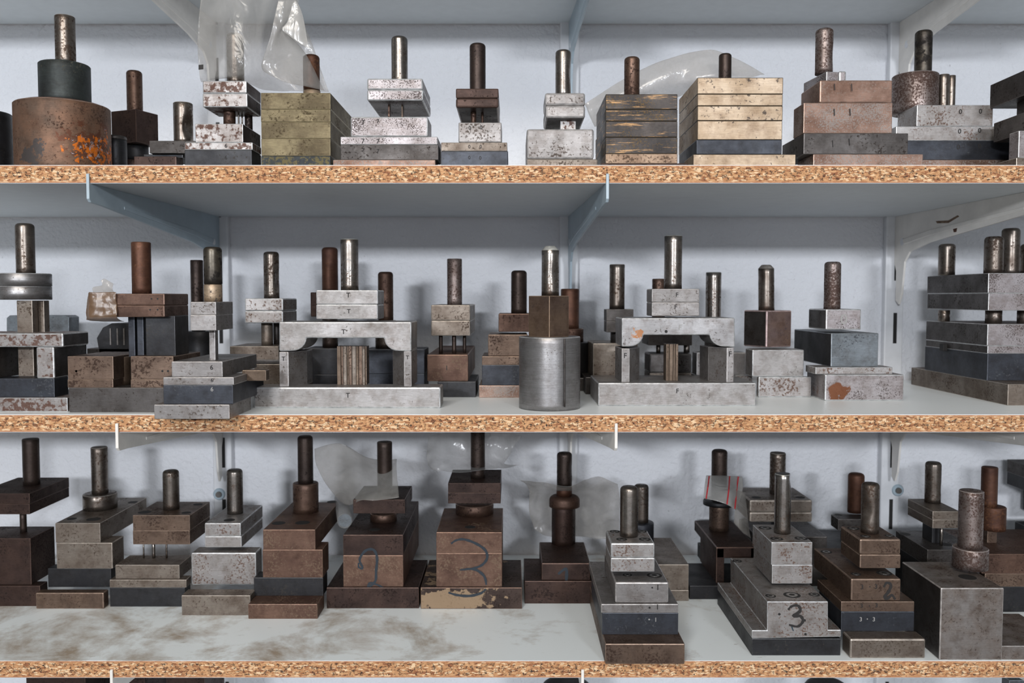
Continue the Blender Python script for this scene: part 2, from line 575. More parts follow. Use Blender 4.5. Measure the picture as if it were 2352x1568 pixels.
class Th:
    """one press tool: an Empty on its shelf that parents all its plates, shanks, punches and stamps"""

    def __init__(s, name, label, row, x, Y=None, by=None, cat='press tool', grp=None):
        s.z0 = ZS[row]
        if Y is None:
            Y = on_z(x, by, s.z0).y
        s.Y = Y
        s.o = Vector((at(x, 784, Y).x, Y, s.z0))
        s.root = bpy.data.objects.new(name, None)
        s.root.empty_display_size = 0.02
        COL.objects.link(s.root)
        s.root.location = s.o
        props(s.root, label, cat, grp)
        s.zt = s.z0
        s.last = None
        s.face = None
        s.moff = 0.0
        s.R = random.Random(int(x * 7 + row))

    def loc(s, x, y, d=0):
        return at(x, y, s.Y + d) - s.o

    def _depth(s, x, d, yb):
        if yb is not None:
            return on_z(x, yb, s.zt).y
        return s.Y + d

    # box whose front face spans photo columns x0..x1; xs = column where its visible side face ends
    def b(s, name, x0, x1, y0, mat, y1=None, d=0.0, xs=None, L=None, yaw=0.0, bev=0.0007, yb=None, zb=None, keep=False, near=None, par=None, side=None):
        right = near == 'r' if near else (xs is None or xs > x1)
        xe = x1 if right else x0
        Ye = s._depth(xe, d, yb)
        ym = (y0 + (y1 if y1 else y0 + 30)) / 2
        E = at(xe, ym, Ye)
        zt = at(xe, y0, Ye).z
        zl = at(xe, y1, Ye).z if y1 else (s.zt if zb is None else zb)
        if zt - zl < 0.0015:
            zt = zl + 0.0015
        a = math.radians(yaw)
        ca, sa = math.cos(a), math.sin(a)
        sg = -1 if right else 1
        f = Vector((sg * ca, sa, 0))
        g = Vector((-sg * sa, ca, 0))

        def solve(xt, dr):
            r = ray(xt, ym)
            q = r.x / r.y
            den = dr.x - q * dr.y
            return (q * E.y - E.x) / den if abs(den) > 1e-6 else 0.05
        lf = solve(x0 if right else x1, f)
        if xs is not None:
            lg = solve(xs, g)
            if lg < 0.004 or lg > 0.5:
                lg = L or 0.06
        else:
            lg = L if L else 0.06
        lim = YMAX - 0.002
        if E.y + lf * f.y + lg * g.y > lim:
            lg = max(0.006, (lim - E.y - lf * f.y) / max(g.y, 0.1))
        p = [Vector((E.x, E.y, zl)), Vector((E.x, E.y, zl)) + f * lf, Vector((E.x, E.y, zl)) + f * lf + g * lg, Vector((E.x, E.y, zl)) + g * lg]
        p = [q - s.o for q in p]
        bv = min(bev, lf * 0.2, lg * 0.2, (zt - zl) * 0.2)
        bm = prism_bm(p, Vector((0, 0, zt - zl)), bv)
        mm = list(M[mat] if isinstance(mat, str) else mat)
        if side:
            mm.append(M[side][0])
            for q in bm.faces:
                if q.material_index == 0 and abs(q.normal.dot(f)) > 0.9:
                    q.material_index = 2
        o = bm_obj(name, bm, mm, par or s.root)
        s.last = o
        s.face = (Vector((E.x, E.y, 0)), f, 1 if not right else -1)
        s.box = (E, f, g, lf, lg, zl, zt)
        if not keep:
            s.zt = zt
        return o

    # vertical prism from a plan polygon of (column, depth offset)
    def v(s, name, plan, y0, mat, y1=None, bev=0.0007, keep=False):
        Y = s.Y + plan[0][1]
        zt = at(plan[0][0], y0, Y).z
        zl = at(plan[0][0], y1, Y).z if y1 else s.zt
        p = []
        for (x, d) in plan:
            q = at(x, y0, s.Y + d)
            p.append(Vector((q.x, q.y, zl)) - s.o)
        bm = prism_bm(p, Vector((0, 0, zt - zl)), bev)
        o = bm_obj(name, bm, M[mat], s.root)
        q = at(plan[0][0], y0, Y)
        r = at(plan[1][0], y0, s.Y + plan[1][1])
        f = Vector((r.x - q.x, r.y - q.y, 0)).normalized()
        s.face = (Vector((q.x, q.y, 0)), f, 1 if f.x > 0 else -1)
        s.last = o
        if not keep:
            s.zt = zt
        return o

    # outline seen from the front, given in photo pixels, pushed back by L
    def p(s, name, pts, mat, d=0.0, L=0.06, bev=0.0007, keep=False, par=None):
        lp = [at(x, y, s.Y + d) for x, y in pts]
        L = min(L, YMAX - s.Y - d)
        bm = prism_bm([q - s.o for q in lp], Vector((0, L, 0)), bev)
        o = bm_obj(name, bm, M[mat] if isinstance(mat, str) else mat, par or s.root)
        s.last = o
        s.face = (Vector((0, s.Y + d, 0)), Vector((1, 0, 0)), 1)
        if not keep:
            s.zt = max(q.z for q in lp)
        return o

    # turned part: tip r round, f flat with small chamfer, c long chamfer
    def c(s, name, x0, x1, y0, mat, y1=None, d=0.0, tip='r', dents=(), yb=None, keep=False, taper=0.0, seg=36, zb=None, lean=0.0, rings=None, par=None):
        xc = (x0 + x1) / 2
        Yc = s._depth(xc, d, yb)
        C = at(xc, (y0 + (y1 or y0 + 40)) / 2, Yc)
        cs = C.y / math.hypot(C.x, C.y)
        R = (x1 - x0) / 2 * Yc / FPX * cs
        zt = at(xc, y0, Yc).z
        zl = at(xc, y1, Yc).z if y1 else (s.zt if zb is None else zb)
        H = max(zt - zl, 0.002)
        n = rings or max(2, int(H / 0.006))
        tr = {'r': 0.42, 'f': 0.08, 'c': 0.5, 'd': 0.9}[tip] * R
        if tip == 'f':
            tr = min(tr, 0.0009)
        tr = min(tr, H * 0.45)
        prof = [(R, 0.0)]
        for i in range(1, n):
            prof.append((R * (1 - taper * i / n), (H - tr) * i / n))
        if tip == 'r' or tip == 'd':
            for i in range(0, 5):
                a = i / 4 * math.pi / 2
                prof.append((R * (1 - taper) - tr + tr * math.cos(a), H - tr + tr * math.sin(a)))
        elif tip == 'c':
            prof += [(R * (1 - taper), H - tr), (R * 0.62, H - tr * 0.12), (R * 0.5, H)]
        else:
            prof += [(R * (1 - taper), H - tr), (R * (1 - taper) - tr, H)]
        verts = []
        base = Vector((C.x, Yc, zl)) - s.o
        sd = s.R.random() * 50
        for (r, h) in prof:
            for j in range(seg):
                t = 2 * math.pi * j / seg
                rr = r
                for (hf, ang, dep, wd) in dents:
                    dz = (h / H - hf) / wd
                    da = math.atan2(math.sin(t - ang), math.cos(t - ang)) / 0.75
                    q = dz * dz + da * da
                    if q < 1:
                        rr -= R * dep * (1 - q)
                verts.append(base + Vector((rr * math.cos(t) + lean * h, rr * math.sin(t), h)))
        faces = []
        m = len(prof)
        for i in range(m - 1):
            for j in range(seg):
                k = (j + 1) % seg
                faces.append((i * seg + j, i * seg + k, (i + 1) * seg + k, (i + 1) * seg + j))
        faces.append(tuple(range(seg))[::-1])
        faces.append(tuple((m - 1) * seg + j for j in range(seg)))
        bm = bmesh.new()
        vv = [bm.verts.new(q) for q in verts]
        for f in faces:
            bm.faces.new([vv[i] for i in f])
        smooth_by_angle(bm, 0.65)
        if tip != 'r' and tip != 'd':
            for f in bm.faces:
                if len(f.verts) == 4 and f.calc_center_median().z - base.z > H - tr:
                    f.material_index = 1
        o = bm_obj(name, bm, M[mat] if isinstance(mat, str) else mat, par or s.root)
        s.last = o
        s.cyl = (Vector((C.x, Yc, 0)), R)
        if not keep:
            s.zt = zt
        return o

    def face_pt(s, x, y, off=0.0002):
        P, f, sg = s.face
        nrm = Vector((f.y, -f.x, 0)) * sg
        if nrm.y > 0:
            nrm = -nrm
        r = ray(x, y)
        t = (P - Vector((0, 0, 0))).dot(nrm) / Vector((r.x, r.y, 0)).dot(nrm)
        q = r * t + Vector((0, 0, ZC))
        return q + nrm * off, nrm

    def text(s, ch, x, y, h, mat=None, rot=0):
        mat = mat or STAMP
        q, nrm = s.face_pt(x, y)
        o = bpy.data.objects.new('stamped_mark', glyph(ch, mat))
        COL.objects.link(o)
        o.parent = s.last
        sc = h * q.y / FPX / 0.72
        o.scale = (sc, sc, 0.012)
        ax = Vector((-nrm.y, nrm.x, 0))
        mt = Matrix((ax, Vector((0, 0, 1)), nrm)).transposed()
        o.rotation_euler = (mt @ Matrix.Rotation(math.radians(rot), 3, 'Z')).to_euler()
        o.location = q - s.o
        return o

    # hand-drawn stroke on the front face of the last part
    def mark(s, pts, w, mat, name='marker_number'):
        P = []
        n = len(pts)
        for i in range(n - 1):
            p0, p1, p2, p3 = pts[max(0, i - 1)], pts[i], pts[i + 1], pts[min(n - 1, i + 2)]
            for j in range(5):
                t = j / 5
                P.append(tuple(0.5 * (2 * p1[k] + (p2[k] - p0[k]) * t + (2 * p0[k] - 5 * p1[k] + 4 * p2[k] - p3[k]) * t * t + (3 * p1[k] - p0[k] - 3 * p2[k] + p3[k]) * t ** 3) for k in (0, 1)))
        P.append(pts[-1])
        V, F = [], []
        for i, (x, y) in enumerate(P):
            a = P[max(0, i - 1)]
            b_ = P[min(len(P) - 1, i + 1)]
            dx, dy = b_[0] - a[0], b_[1] - a[1]
            l = math.hypot(dx, dy) or 1
            ww = w * (0.55 + 0.45 * math.sin(math.pi * min(1, max(0, (i + 1.5) / (len(P) + 2)))) + 0.12 * math.sin(i * 1.7))
            nx, ny = -dy / l * ww / 2, dx / l * ww / 2
            of = 0.0003 + s.moff + i * 0.000006
            V.append(s.face_pt(x + nx, y + ny, of)[0] - s.o)
            V.append(s.face_pt(x - nx, y - ny, of)[0] - s.o)
            if i:
                k = 2 * i
                F.append((k - 2, k - 1, k + 1, k))
        s.moff += 0.0004
        return link_mesh(name, V, F, [mat], s.last)

    # countersunk screw or bore seen on a top face, at plane height z (default: current top)
    def hole(s, x, y, w, z=None, screw=True, par=None):
        z = s.zt if z is None else z
        q = on_z(x, y, z) - s.o
        r = w / 2 * q_depth(q, s) / FPX
        par = par or s.last

        def ring(rad, h0, h1, mat, name, parent):
            bm = bmesh.new()
            bmesh.ops.create_cone(bm, cap_ends=True, segments=20, radius1=rad, radius2=rad * 0.98, depth=h1 - h0, matrix=Matrix.Translation(q + Vector((0, 0, (h0 + h1) / 2))))
            return bm_obj(name, bm, [mat], parent)
        ring(r, -0.0004, 0.00015, HOLE, 'screw_hole', par)
        if screw:
            ring(r * 0.66, -0.0003, 0.0004, SCREW, 'screw_head', par)
            ring(r * 0.33, -0.0003, 0.00055, HOLE, 'hex_socket', par)

    # small drilled mark on a front face
    def dot(s, x, y, w, mat=None):
        q, nrm = s.face_pt(x, y, 0.0)
        r = w / 2 * q.y / FPX
        bm = bmesh.new()
        mt = Matrix.Translation(q - s.o) @ nrm.to_track_quat('Z', 'Y').to_matrix().to_4x4()
        bmesh.ops.create_cone(bm, cap_ends=True, segments=12, radius1=r, radius2=r, depth=0.0005, matrix=mt)
        return bm_obj('drilled_mark', bm, [mat or HOLE], s.last)


def q_depth(q, s):
    return (q + s.o).y


# thin crumpled sheet spanned by a net of (column, row, depth)
def sheet(name, net, mat, label=None, cat=None, grp=None, sub=7, amp=0.004, freq=22, th=0.0002, parent=None, seed=0.0, origin=None, creases=0.5):
    R, C = len(net), len(net[0])
    P = [[at(*net[i][j]) for j in range(C)] for i in range(R)]

    def cr(p0, p1, p2, p3, t):
        return 0.5 * (2 * p1 + (p2 - p0) * t + (2 * p0 - 5 * p1 + 4 * p2 - p3) * t * t + (3 * p1 - p0 - 3 * p2 + p3) * t ** 3)

    def ev(row, t):
        n = len(row) - 1
        i = min(int(t * n), n - 1)
        u = t * n - i
        return cr(row[max(0, i - 1)], row[i], row[i + 1], row[min(n, i + 2)], u)
    NR, NC = (R - 1) * sub + 1, (C - 1) * sub + 1
    org = P[-1][C // 2].copy() if origin is None else Vector(origin)
    V, F = [], []
    for i in range(NR):
        for j in range(NC):
            col = [ev(P[r], j / (NC - 1)) for r in range(R)]
            q = ev(col, i / (NR - 1))
            nz = noise.noise_vector(q * freq + Vector((seed, seed * 2, 0)))
            rg = abs(noise.noise(q * freq * 1.7 + Vector((0, seed, 3)))) * 2 - 0.5
            q = q + Vector((nz.x * 0.35, nz.y + rg * creases, nz.z * 0.35)) * amp
            q.y = min(q.y, 1.345)
            V.append(q - org)
    for i in range(NR - 1):
        for j in range(NC - 1):
            a = i * NC + j
            F.append((a, a + 1, a + NC + 1, a + NC))
    o = link_mesh(name, V, F, [mat], parent, None if parent else org, smooth=True)
    if parent is None:
        props(o, label, cat, grp)
    md = o.modifiers.new('thickness', 'SOLIDIFY')
    md.thickness = th
    return o, org


def bxm(name, x0, x1, y0, y1, z0, z1, mats, parent=None, bev=0.0, origin=None):
    og = Vector(origin) if origin is not None else Vector((0, 0, 0))
    bm = prism_bm([Vector(p) - og for p in ((x0, y0, z0), (x1, y0, z0), (x1, y1, z0), (x0, y1, z0))], Vector((0, 0, z1 - z0)), bev)
    if len(mats) < 2:
        for f in bm.faces:
            f.material_index = 0
    o = bm_obj(name, bm, mats, parent)
    if parent is None and origin is not None:
        o.location = og
    return o


# ---------------------------------------------------------------- the setting
props(bxm('wall_back', -2.6, 2.6, WALL_Y, WALL_Y + 0.12, 0, 2.9, [WALL]), 'white roughcast plaster wall behind the shelves', 'wall', kind='structure')
props(bxm('floor', -2.6, 2.6, -3.8, WALL_Y, -0.1, 0, [FLOOR]), 'grey concrete floor', 'floor', kind='structure')

props(bxm('left_blocker', -2.72, -2.6, -3.8, WALL_Y, 0, 2.9, [BLOCKER_GREY]), 'unseen grey side wall added to block light, left', 'wall', kind='structure')  # unseen side walls, added to block world light from left and right
props(bxm('right_blocker', 2.6, 2.72, -3.8, WALL_Y, 0, 2.9, [BLOCKER_GREY]), 'unseen grey side wall added to block light, right', 'wall', kind='structure')
props(bxm('top_blocker', -2.6, 2.6, -3.8, WALL_Y, 2.9, 3.0, [BLOCKER_GREY]), 'unseen grey panel overhead, added to block light from above', 'top_blocker', kind='structure')  # unseen, added to block world light from above
XL, XR = -1.25, 1.25
for key, ztop, lab, ci, lam in (
        ('0', Z0B + SHELF_T, 'pale shelf board at the very top, only its grey underside in view', 4, LAM_TOP),
        ('1', Z1, 'chipboard shelf with raw edge carrying the upper row of tools', 0, LAM_TOP),
        ('2', Z2, 'chipboard shelf with clean white top carrying the middle row of tools', 1, LAM_TOP),
        ('3', Z3, 'chipboard shelf with oil-stained white top carrying the lower row of tools', 2, LAM_STAIN),
        ('4', Z4, 'lowest shelf board below the frame', 3, LAM_TOP)):
    zc = ztop - SHELF_T / 2
    root = bpy.data.objects.new('shelf', None)
    COL.objects.link(root)
    root.location = (0, SHELF_Y, zc)
    props(root, lab, 'shelf', 'shelf boards')
    h = SHELF_T / 2
    yb = WALL_Y - 0.004 - SHELF_Y
    bxm('chipboard_core', XL, XR, 0, yb, -h + 0.0005, h - 0.0005, [CHIPS[ci]], root)
    bxm('white_top_laminate', XL, XR, 0.0004, yb, h - 0.0005, h, [lam], root)
    bxm('underside_laminate', XL, XR, 0.0004, yb, -h, -h + 0.0005, [LAM_UNDER], root)

# uprights on the wall, with their slots
UX = {'left': at(503, 600, 1.34).x, 'mid': at(1307, 600, 1.34).x, 'right': at(2056, 600, 1.34).x}
for key, lab in (('left', 'white slotted shelf upright nearest the rusted round punch'), ('mid', 'white slotted shelf upright in the middle of the wall'),
                 ('right', 'white slotted shelf upright beside the scuffed white brackets')):
    x = UX[key]
    root = bpy.data.objects.new('shelf_upright', None)
    COL.objects.link(root)
    root.location = (x, WALL_Y, Z4 - 0.2)
    props(root, lab, 'shelf upright', 'shelf uprights')
    zb, ztp = 0.0, Z0B + 0.3 - (Z4 - 0.2)
    bxm('channel', -0.0145, 0.0145, -0.0125, 0.0, zb, ztp, [PAINT_U, PAINT_U], root, 0.002)
    z = 0.031
    while z < ztp - 0.05:
        bxm('slot', -0.001, 0.0045, -0.0129, -0.0121, z, z + 0.047, [HOLE], root)
        z += 0.0965


def bracket(key, ztop, xf, mat, label, hole=True):
    """pressed steel shelf bracket: tall hooked tail on the upright, tapering arm, lip over the shelf edge"""
    x0 = UX[key]
    yw = WALL_Y - 0.0125
    n = math.hypot(yw - (SHELF_Y - 0.0025), at(xf, 784, SHELF_Y).x - x0) + 0.0006
    prof = [(0.0, 0.0), (0.0, -0.048), (-0.003, -0.060), (-0.003, -0.066), (0.006, -0.083), (0.006, -0.128), (0.016, -0.134), (0.024, -0.118),
            (0.031, -0.070), (0.046, -0.056), (0.10, -0.046), (n - 0.03, -0.022), (n - 0.004, -0.0205), (n, -0.017), (n, 0.0095), (n - 0.0022, 0.0105), (n - 0.0024, 0.0)]
    root = bpy.data.objects.new('shelf_bracket', None)
    COL.objects.link(root)
    root.location = (x0, yw, ztop)
    props(root, label, 'shelf bracket', 'shelf brackets')
    Xf = at(xf, 784, SHELF_Y).x
    ang = math.asin((x0 - Xf) / n)
    root.rotation_euler = (0, 0, -ang)
    w = 0.0032
    lp = [Vector((-w / 2, -a, b)) for a, b in prof]
    bm = prism_bm(lp, Vector((w, 0, 0)), 0.0005)
    for f in bm.faces:
        f.material_index = 0
    bm_obj('arm', bm, [mat], root)
    # pressed stiffening rib, and a white disc standing in for a hole
    rib = [Vector((-w / 2 - 0.0009, -a, b)) for a, b in ((0.03, -0.044), (0.10, -0.036), (n - 0.08, -0.021), (n - 0.08, -0.017), (0.10, -0.028), (0.024, -0.036))]
    bm = prism_bm(rib, Vector((w + 0.0018, 0, 0)), 0.0008)
    for f in bm.faces:
        f.material_index = 0
    bm_obj('pressed_rib', bm, [mat], root)
    bm = bmesh.new()
    bmesh.ops.create_cone(bm, cap_ends=True, segments=18, radius1=0.0055, radius2=0.0045, depth=w + 0.0016,
                          matrix=Matrix.Translation((0, -0.024, -0.040)) @ Matrix.Rotation(math.pi / 2, 4, 'Y'))
    bm_obj('hole_disc', bm, [PAINT_U], root)
    return root


B1 = Z1 - SHELF_T
B2 = Z2 - SHELF_T
B3 = Z3 - SHELF_T
bracket('left', Z0B, 190, PAINT_W, 'cream white bracket under the topmost board, behind the hanging plastic bag')
bracket('mid', Z0B, 1400, PAINT_B, 'blue-grey bracket under the topmost board, seen edge on')
bracket('right', Z0B, 2450, PAINT_W, 'white bracket under the topmost board, above the oil-blackened shank')
bracket('left', B1, 213, PAINT_B, 'blue-grey bracket under the upper chipboard shelf, seen from its side')
bracket('mid', B1, 1393, PAINT_B, 'blue-grey bracket under the upper chipboard shelf, seen edge on')
rb = bracket('right', B1, 2450, PAINT_W, 'white bracket with scuffed sticker residue under the upper chipboard shelf')
bracket('left', B2, 266, PAINT_W, 'white bracket under the middle chipboard shelf, above the collared shank')
bracket('mid', B2, 1416, PAINT_W, 'white bracket under the middle chipboard shelf, above the bag on the hex column')
bracket('right', B2, 2440, PAINT_W, 'white bracket tail under the middle chipboard shelf beside a round washer')
bracket('left', B3, 240, PAINT_W, 'white bracket tip under the lower chipboard shelf, above a dark block')
bracket('mid', B3, 1341, PAINT_W, 'white bracket tip under the lower chipboard shelf, seen edge on')
bracket('right', B3, 2440, PAINT_W, 'white bracket under the lower chipboard shelf near the blue-grey sheet')
# scuffed remains of stickers on the white right-hand bracket
for pts, m in (([(0.118, -0.017), (0.150, -0.019), (0.172, -0.014), (0.176, -0.016), (0.150, -0.0225), (0.121, -0.0205)], M['tan_face'][0]),
               ([(0.160, -0.027), (0.173, -0.0265), (0.170, -0.036), (0.164, -0.036)], M['shank_rust'][0])):
    bm = prism_bm([Vector((-0.0016 - 0.0003, -a, b)) for a, b in pts], Vector((0.0004, 0, 0)), 0)
    bm_obj('sticker_residue', bm, [m], rb)
# washers and screws that hold the uprights
for key, px, py, lab in (('left', 503, 1135, 'round white washer and screw on the upright above the small bright two-plate tool'), ('right', 2063, 1126, 'round bluish washer and screw on the upright beside the long bracket tail')):
    q = at(px, py, WALL_Y - 0.014)
    root = bpy.data.objects.new('wall_screw', None)
    COL.objects.link(root)
    root.location = (q.x, WALL_Y - 0.0125, q.z)
    props(root, lab, 'screw', 'upright fixing screws')
    for nm, r, h, mt_ in (('washer', 0.0095, 0.0022, PAINT_B), ('screw_head', 0.0052, 0.005, SCREW)):
        bm = bmesh.new()
        bmesh.ops.create_cone(bm, cap_ends=True, segments=24, radius1=r, radius2=r * 0.85, depth=h, matrix=Matrix.Translation((0, -h / 2, 0)) @ Matrix.Rotation(math.pi / 2, 4, 'X'))
        bm_obj(nm, bm, [mt_], root)


# ---------------------------------------------------------------- upper row
G1 = 'press tools on the upper shelf'
F = 0.962
t = Th('round_die', 'black cylinder cut off by the left frame edge on the upper shelf', 1, -40, Y=F + 0.04, cat='press tool', grp=G1)
t.c('body', -105, 30, 260, 'black', d=0.03, tip='f')
t.c('neck', -80, -2, 215, 'black', d=0.03, tip='f')

t = Th('round_punch', 'large rusted round punch with orange flakes, stepped neck and bare shank', 1, 145, Y=F + 0.06, grp=G1)
pm = steel('rusted_drum', (126, 94, 74), (92, 78, 68), (70, 50, 40), t=0.6, metal=0.25, rough=0.55, brush=0.2, blot=18,
           patch=[(t.loc(180, 325, -0.05), 0.036, (98, 60, 42), 0.42, 60), (t.loc(183, 335, -0.05), 0.030, (240, 130, 34), 0.47, 150),
                  (t.loc(185, 330, -0.05), 0.034, (190, 180, 184), 0.57, 240), (t.loc(85, 350, -0.05), 0.026, (74, 68, 66), 0.42, 60)])
M['rusted_drum'] = (pm, M['rust_silver'][1])
t.c('drum', 32, 256, 246, 'rusted_drum', tip='f', seg=64)
t.c('rim', 45, 243, 242, 'brown', tip='f', seg=64)
t.c('neck', 88, 209, 150, 'green_black', tip='f', seg=48)
t.c('shank', 125, 173, 38, 'shank_grey', tip='f')

t = Th('punch_die_set', 'dark brown block turned edge-on with brown shank, behind the rusted round punch', 1, 312, Y=1.13, grp=G1)
t.c('base_ring', 262, 352, 372, 'brown_dark', d=0.03, tip='f')
t.c('die_cylinder', 286, 342, 335, 'black', d=0.03, tip='f')
t.b('punch_holder', 255, 312, 250, 'brown_dark', xs=363, yaw=22)
t.c('shank', 290, 327, 163, 'shank_brown', d=0.035, tip='r')
t = Th('round_die', 'small flanged black round die squeezed beside the rusted round punch', 1, 272, Y=1.09, grp=G1)
t.c('flange', 240, 292, 322, 'black', d=0.0, tip='f')
t.c('top_flange', 236, 292, 313, 'steel_dark', d=0.0, tip='r')

t = Th('punch_die_set', 'low tool of two dark offset plates with a notched bare shank', 1, 380, Y=1.02, grp=G1)
t.b('base_plate', 308, 405, 359, 'brown_dark', xs=421)
t.b('spacer', 330, 420, 354, 'black', d=0.012, L=0.05)
t.b('top_plate', 343, 448, 323, 'steel_dark', L=0.06, d=0.005)
t.c('shank', 398, 443, 237, 'shank_grey', d=0.035, tip='f', dents=[(0.45, -0.6, 0.45, 0.2)])

t = Th('punch_die_set', 'silver tool spotted with rust, stamped 6, under the hanging plastic bag', 1, 515, Y=F, grp=G1)
t.b('base_plate', 424, 578, 344, 'black', xs=600)
t.text('6', 519, 362, 9)
t.b('die_plate', 424, 580, 327, 'silver_rust', xs=600)
t.text('6', 519, 335, 9)
t.b('stripper_block', 448, 558, 284, 'silver_rust', side='brown_dark', xs=598, L=0.06)
zt = t.zt
t.c('punch', 513, 541, 245, 'shank_brown', d=0.022, tip='f')
t.zt = zt
t.c('guide_pin', 546, 550, 245, 'shank_bright', d=0.03, tip='f', seg=10)
t.zt = zt
t.c('guide_pin', 554, 558, 245, 'shank_bright', d=0.036, tip='f', seg=10)
t.zt = zt
t.c('punch', 562, 580, 247, 'shank_dark', d=0.045, tip='f', seg=16)
t.b('punch_plate', 465, 568, 214, 'silver_rust', side='brown_dark', y1=246, xs=599, bev=0.0012)
t.b('top_plate', 465, 566, 185, 'silver_rust', side='brown_dark', xs=599, bev=0.0012)
t.c('shank', 520, 560, 78, 'shank_grey', d=0.028, tip='r')

t = Th('punch_die_set', 'olive brown stack of four thick plates with rusty shank', 1, 690, Y=F, grp=G1)
t.b('base_plate', 600, 759, 358, 'olive_black', xs=805)
t.b('die_plate', 600, 759, 318, 'olive', xs=805)
t.b('stripper_plate', 600, 759, 280, 'olive', xs=806)
t.b('punch_plate', 599, 759, 251, 'olive', xs=808)
t.b('top_plate', 599, 759, 213, 'olive', xs=808)
t.c('shank_foot', 697, 736, 208, 'gold', d=0.06, tip='f')
t.c('shank', 696, 734, 127, 'shank_rust', d=0.06, tip='r')

t = Th('punch_die_set', 'tool stamped with pairs of 7, its mottled silver head held on thin punches', 1, 895, Y=F, grp=G1)
t.b('base_plate', 765, 1000, 367, 'rust_silver', L=0.08)
t.b('die_plate', 782, 1007, 332, 'steel_dark', xs=1013)
t.text('7', 834, 345, 9)
t.text('7', 868, 347, 9)
t.b('guide_plate', 782, 1005, 314, 'silver_pit', xs=1013)
t.text('7', 834, 324, 10)
t.text('7', 868, 325, 10)
t.b('stripper_block', 805, 983, 268, 'silver_pit', xs=991, bev=0.0015)
t.text('7', 834, 281, 9)
t.text('7', 868, 279, 9)
zt = t.zt
t.b('punch_blade', 891, 895, 230, 'shank_brown', d=0.02, L=0.01)
t.zt = zt
t.b('punch_blade', 922, 925, 230, 'strip_bronze', d=0.02, L=0.012)
t.b('punch_plate', 843, 972, 206, 'silver_pit', y1=231, xs=989, bev=0.0016)
t.b('top_plate', 843, 971, 180, 'silver_pit', xs=988, bev=0.0016)
t.c('shank', 899, 936, 85, 'shank_bright', d=0.035, tip='r')

t = Th('punch_die_set', 'tool stamped with pairs of 0, dark brown chamfered head and dark shank', 1, 1092, Y=F, grp=G1)
t.b('base_plate', 1013, 1167, 347, 'blue_black', xs=1171)
t.text('0', 1078, 362, 8)
t.text('0', 1103, 363, 8)
t.b('guide_plate', 1013, 1165, 327, 'steel_mid', xs=1171)
t.text('0', 1078, 337, 8)
t.text('0', 1104, 337, 8)
t.b('stripper_block', 1053, 1152, 281, 'steel', L=0.05, bev=0.0012)
t.text('0', 1079, 294, 9)
t.text('0', 1105, 293, 9)
zt = t.zt
t.c('punch', 1081, 1094, 246, 'shank_brown', d=0.025, tip='f', seg=16)
t.zt = zt
t.c('punch', 1105, 1111, 246, 'shank_brown', d=0.03, tip='f', seg=12)
t.b('punch_plate', 1047, 1145, 225, 'brown_dark', y1=247, xs=1148, L=0.06, bev=0.0028)
t.b('top_plate', 1047, 1145, 203, 'brown_dark', xs=1148, L=0.06, bev=0.0012)
t.c('shank', 1079, 1115, 101, 'shank_dark', d=0.03, tip='r')

t = Th('punch_die_set', 'pale grey rounded block tool with two-plate head and bright shank by the middle upright', 1, 1288, Y=F, grp=G1)
t.b('base_plate', 1210, 1373, 365, 'steel_mid', L=0.06, bev=0.0015)
t.b('die_block', 1210, 1364, 296, 'steel', xs=1207, L=0.06, bev=0.0022)
zt = t.zt
t.b('punch', 1287, 1323, 268, 'silver_rust', d=0.012, L=0.02)
t.b('punch_plate', 1253, 1344, 242, 'steel', y1=271, xs=1248, bev=0.0022)
t.b('top_plate', 1252, 1344, 213, 'steel', xs=1248, bev=0.0022)
t.c('shank', 1276, 1311, 116, 'shank_bright', d=0.028, tip='r', dents=[(0.5, -0.3, 0.12, 0.3)])

t = Th('punch_die_set', 'dark stack of plates with scraped tan bands and plain brown shank', 1, 1472, Y=F, grp=G1)
t.b('base_sheet', 1381, 1580, 375, 'brown_dark', L=0.1)
t.b('base_plate', 1391, 1556, 353, 'tan_face', xs=1368)
t.b('die_plate', 1391, 1556, 315, 'tan_band', xs=1368)
t.b('stripper_plate', 1391, 1556, 278, 'tan_band', xs=1368)
t.b('punch_plate', 1391, 1556, 251, 'tan_band', xs=1370)
t.b('top_plate', 1391, 1556, 216, 'tan_band', xs=1370)
t.c('shank', 1434, 1469, 132, 'shank_brown', d=0.04, tip='r')

t = Th('punch_die_set', 'tall stack of scraped golden plates over a blue-black plate', 1, 1700, Y=F, grp=G1)
t.b('base_plate', 1592, 1828, 354, 'gold', xs=1572)
t.b('die_plate', 1600, 1796, 321, 'blue_black', xs=1560)
t.b('guide_plate', 1602, 1797, 277, 'gold', xs=1560)
t.b('stripper_plate', 1602, 1798, 243, 'gold', xs=1560)
t.b('punch_plate', 1602, 1798, 216, 'gold', xs=1560)
t.b('top_plate', 1602, 1799, 178, 'gold', xs=1560)
t.c('shank', 1651, 1680, 124, 'shank_dark', d=0.075, tip='r')

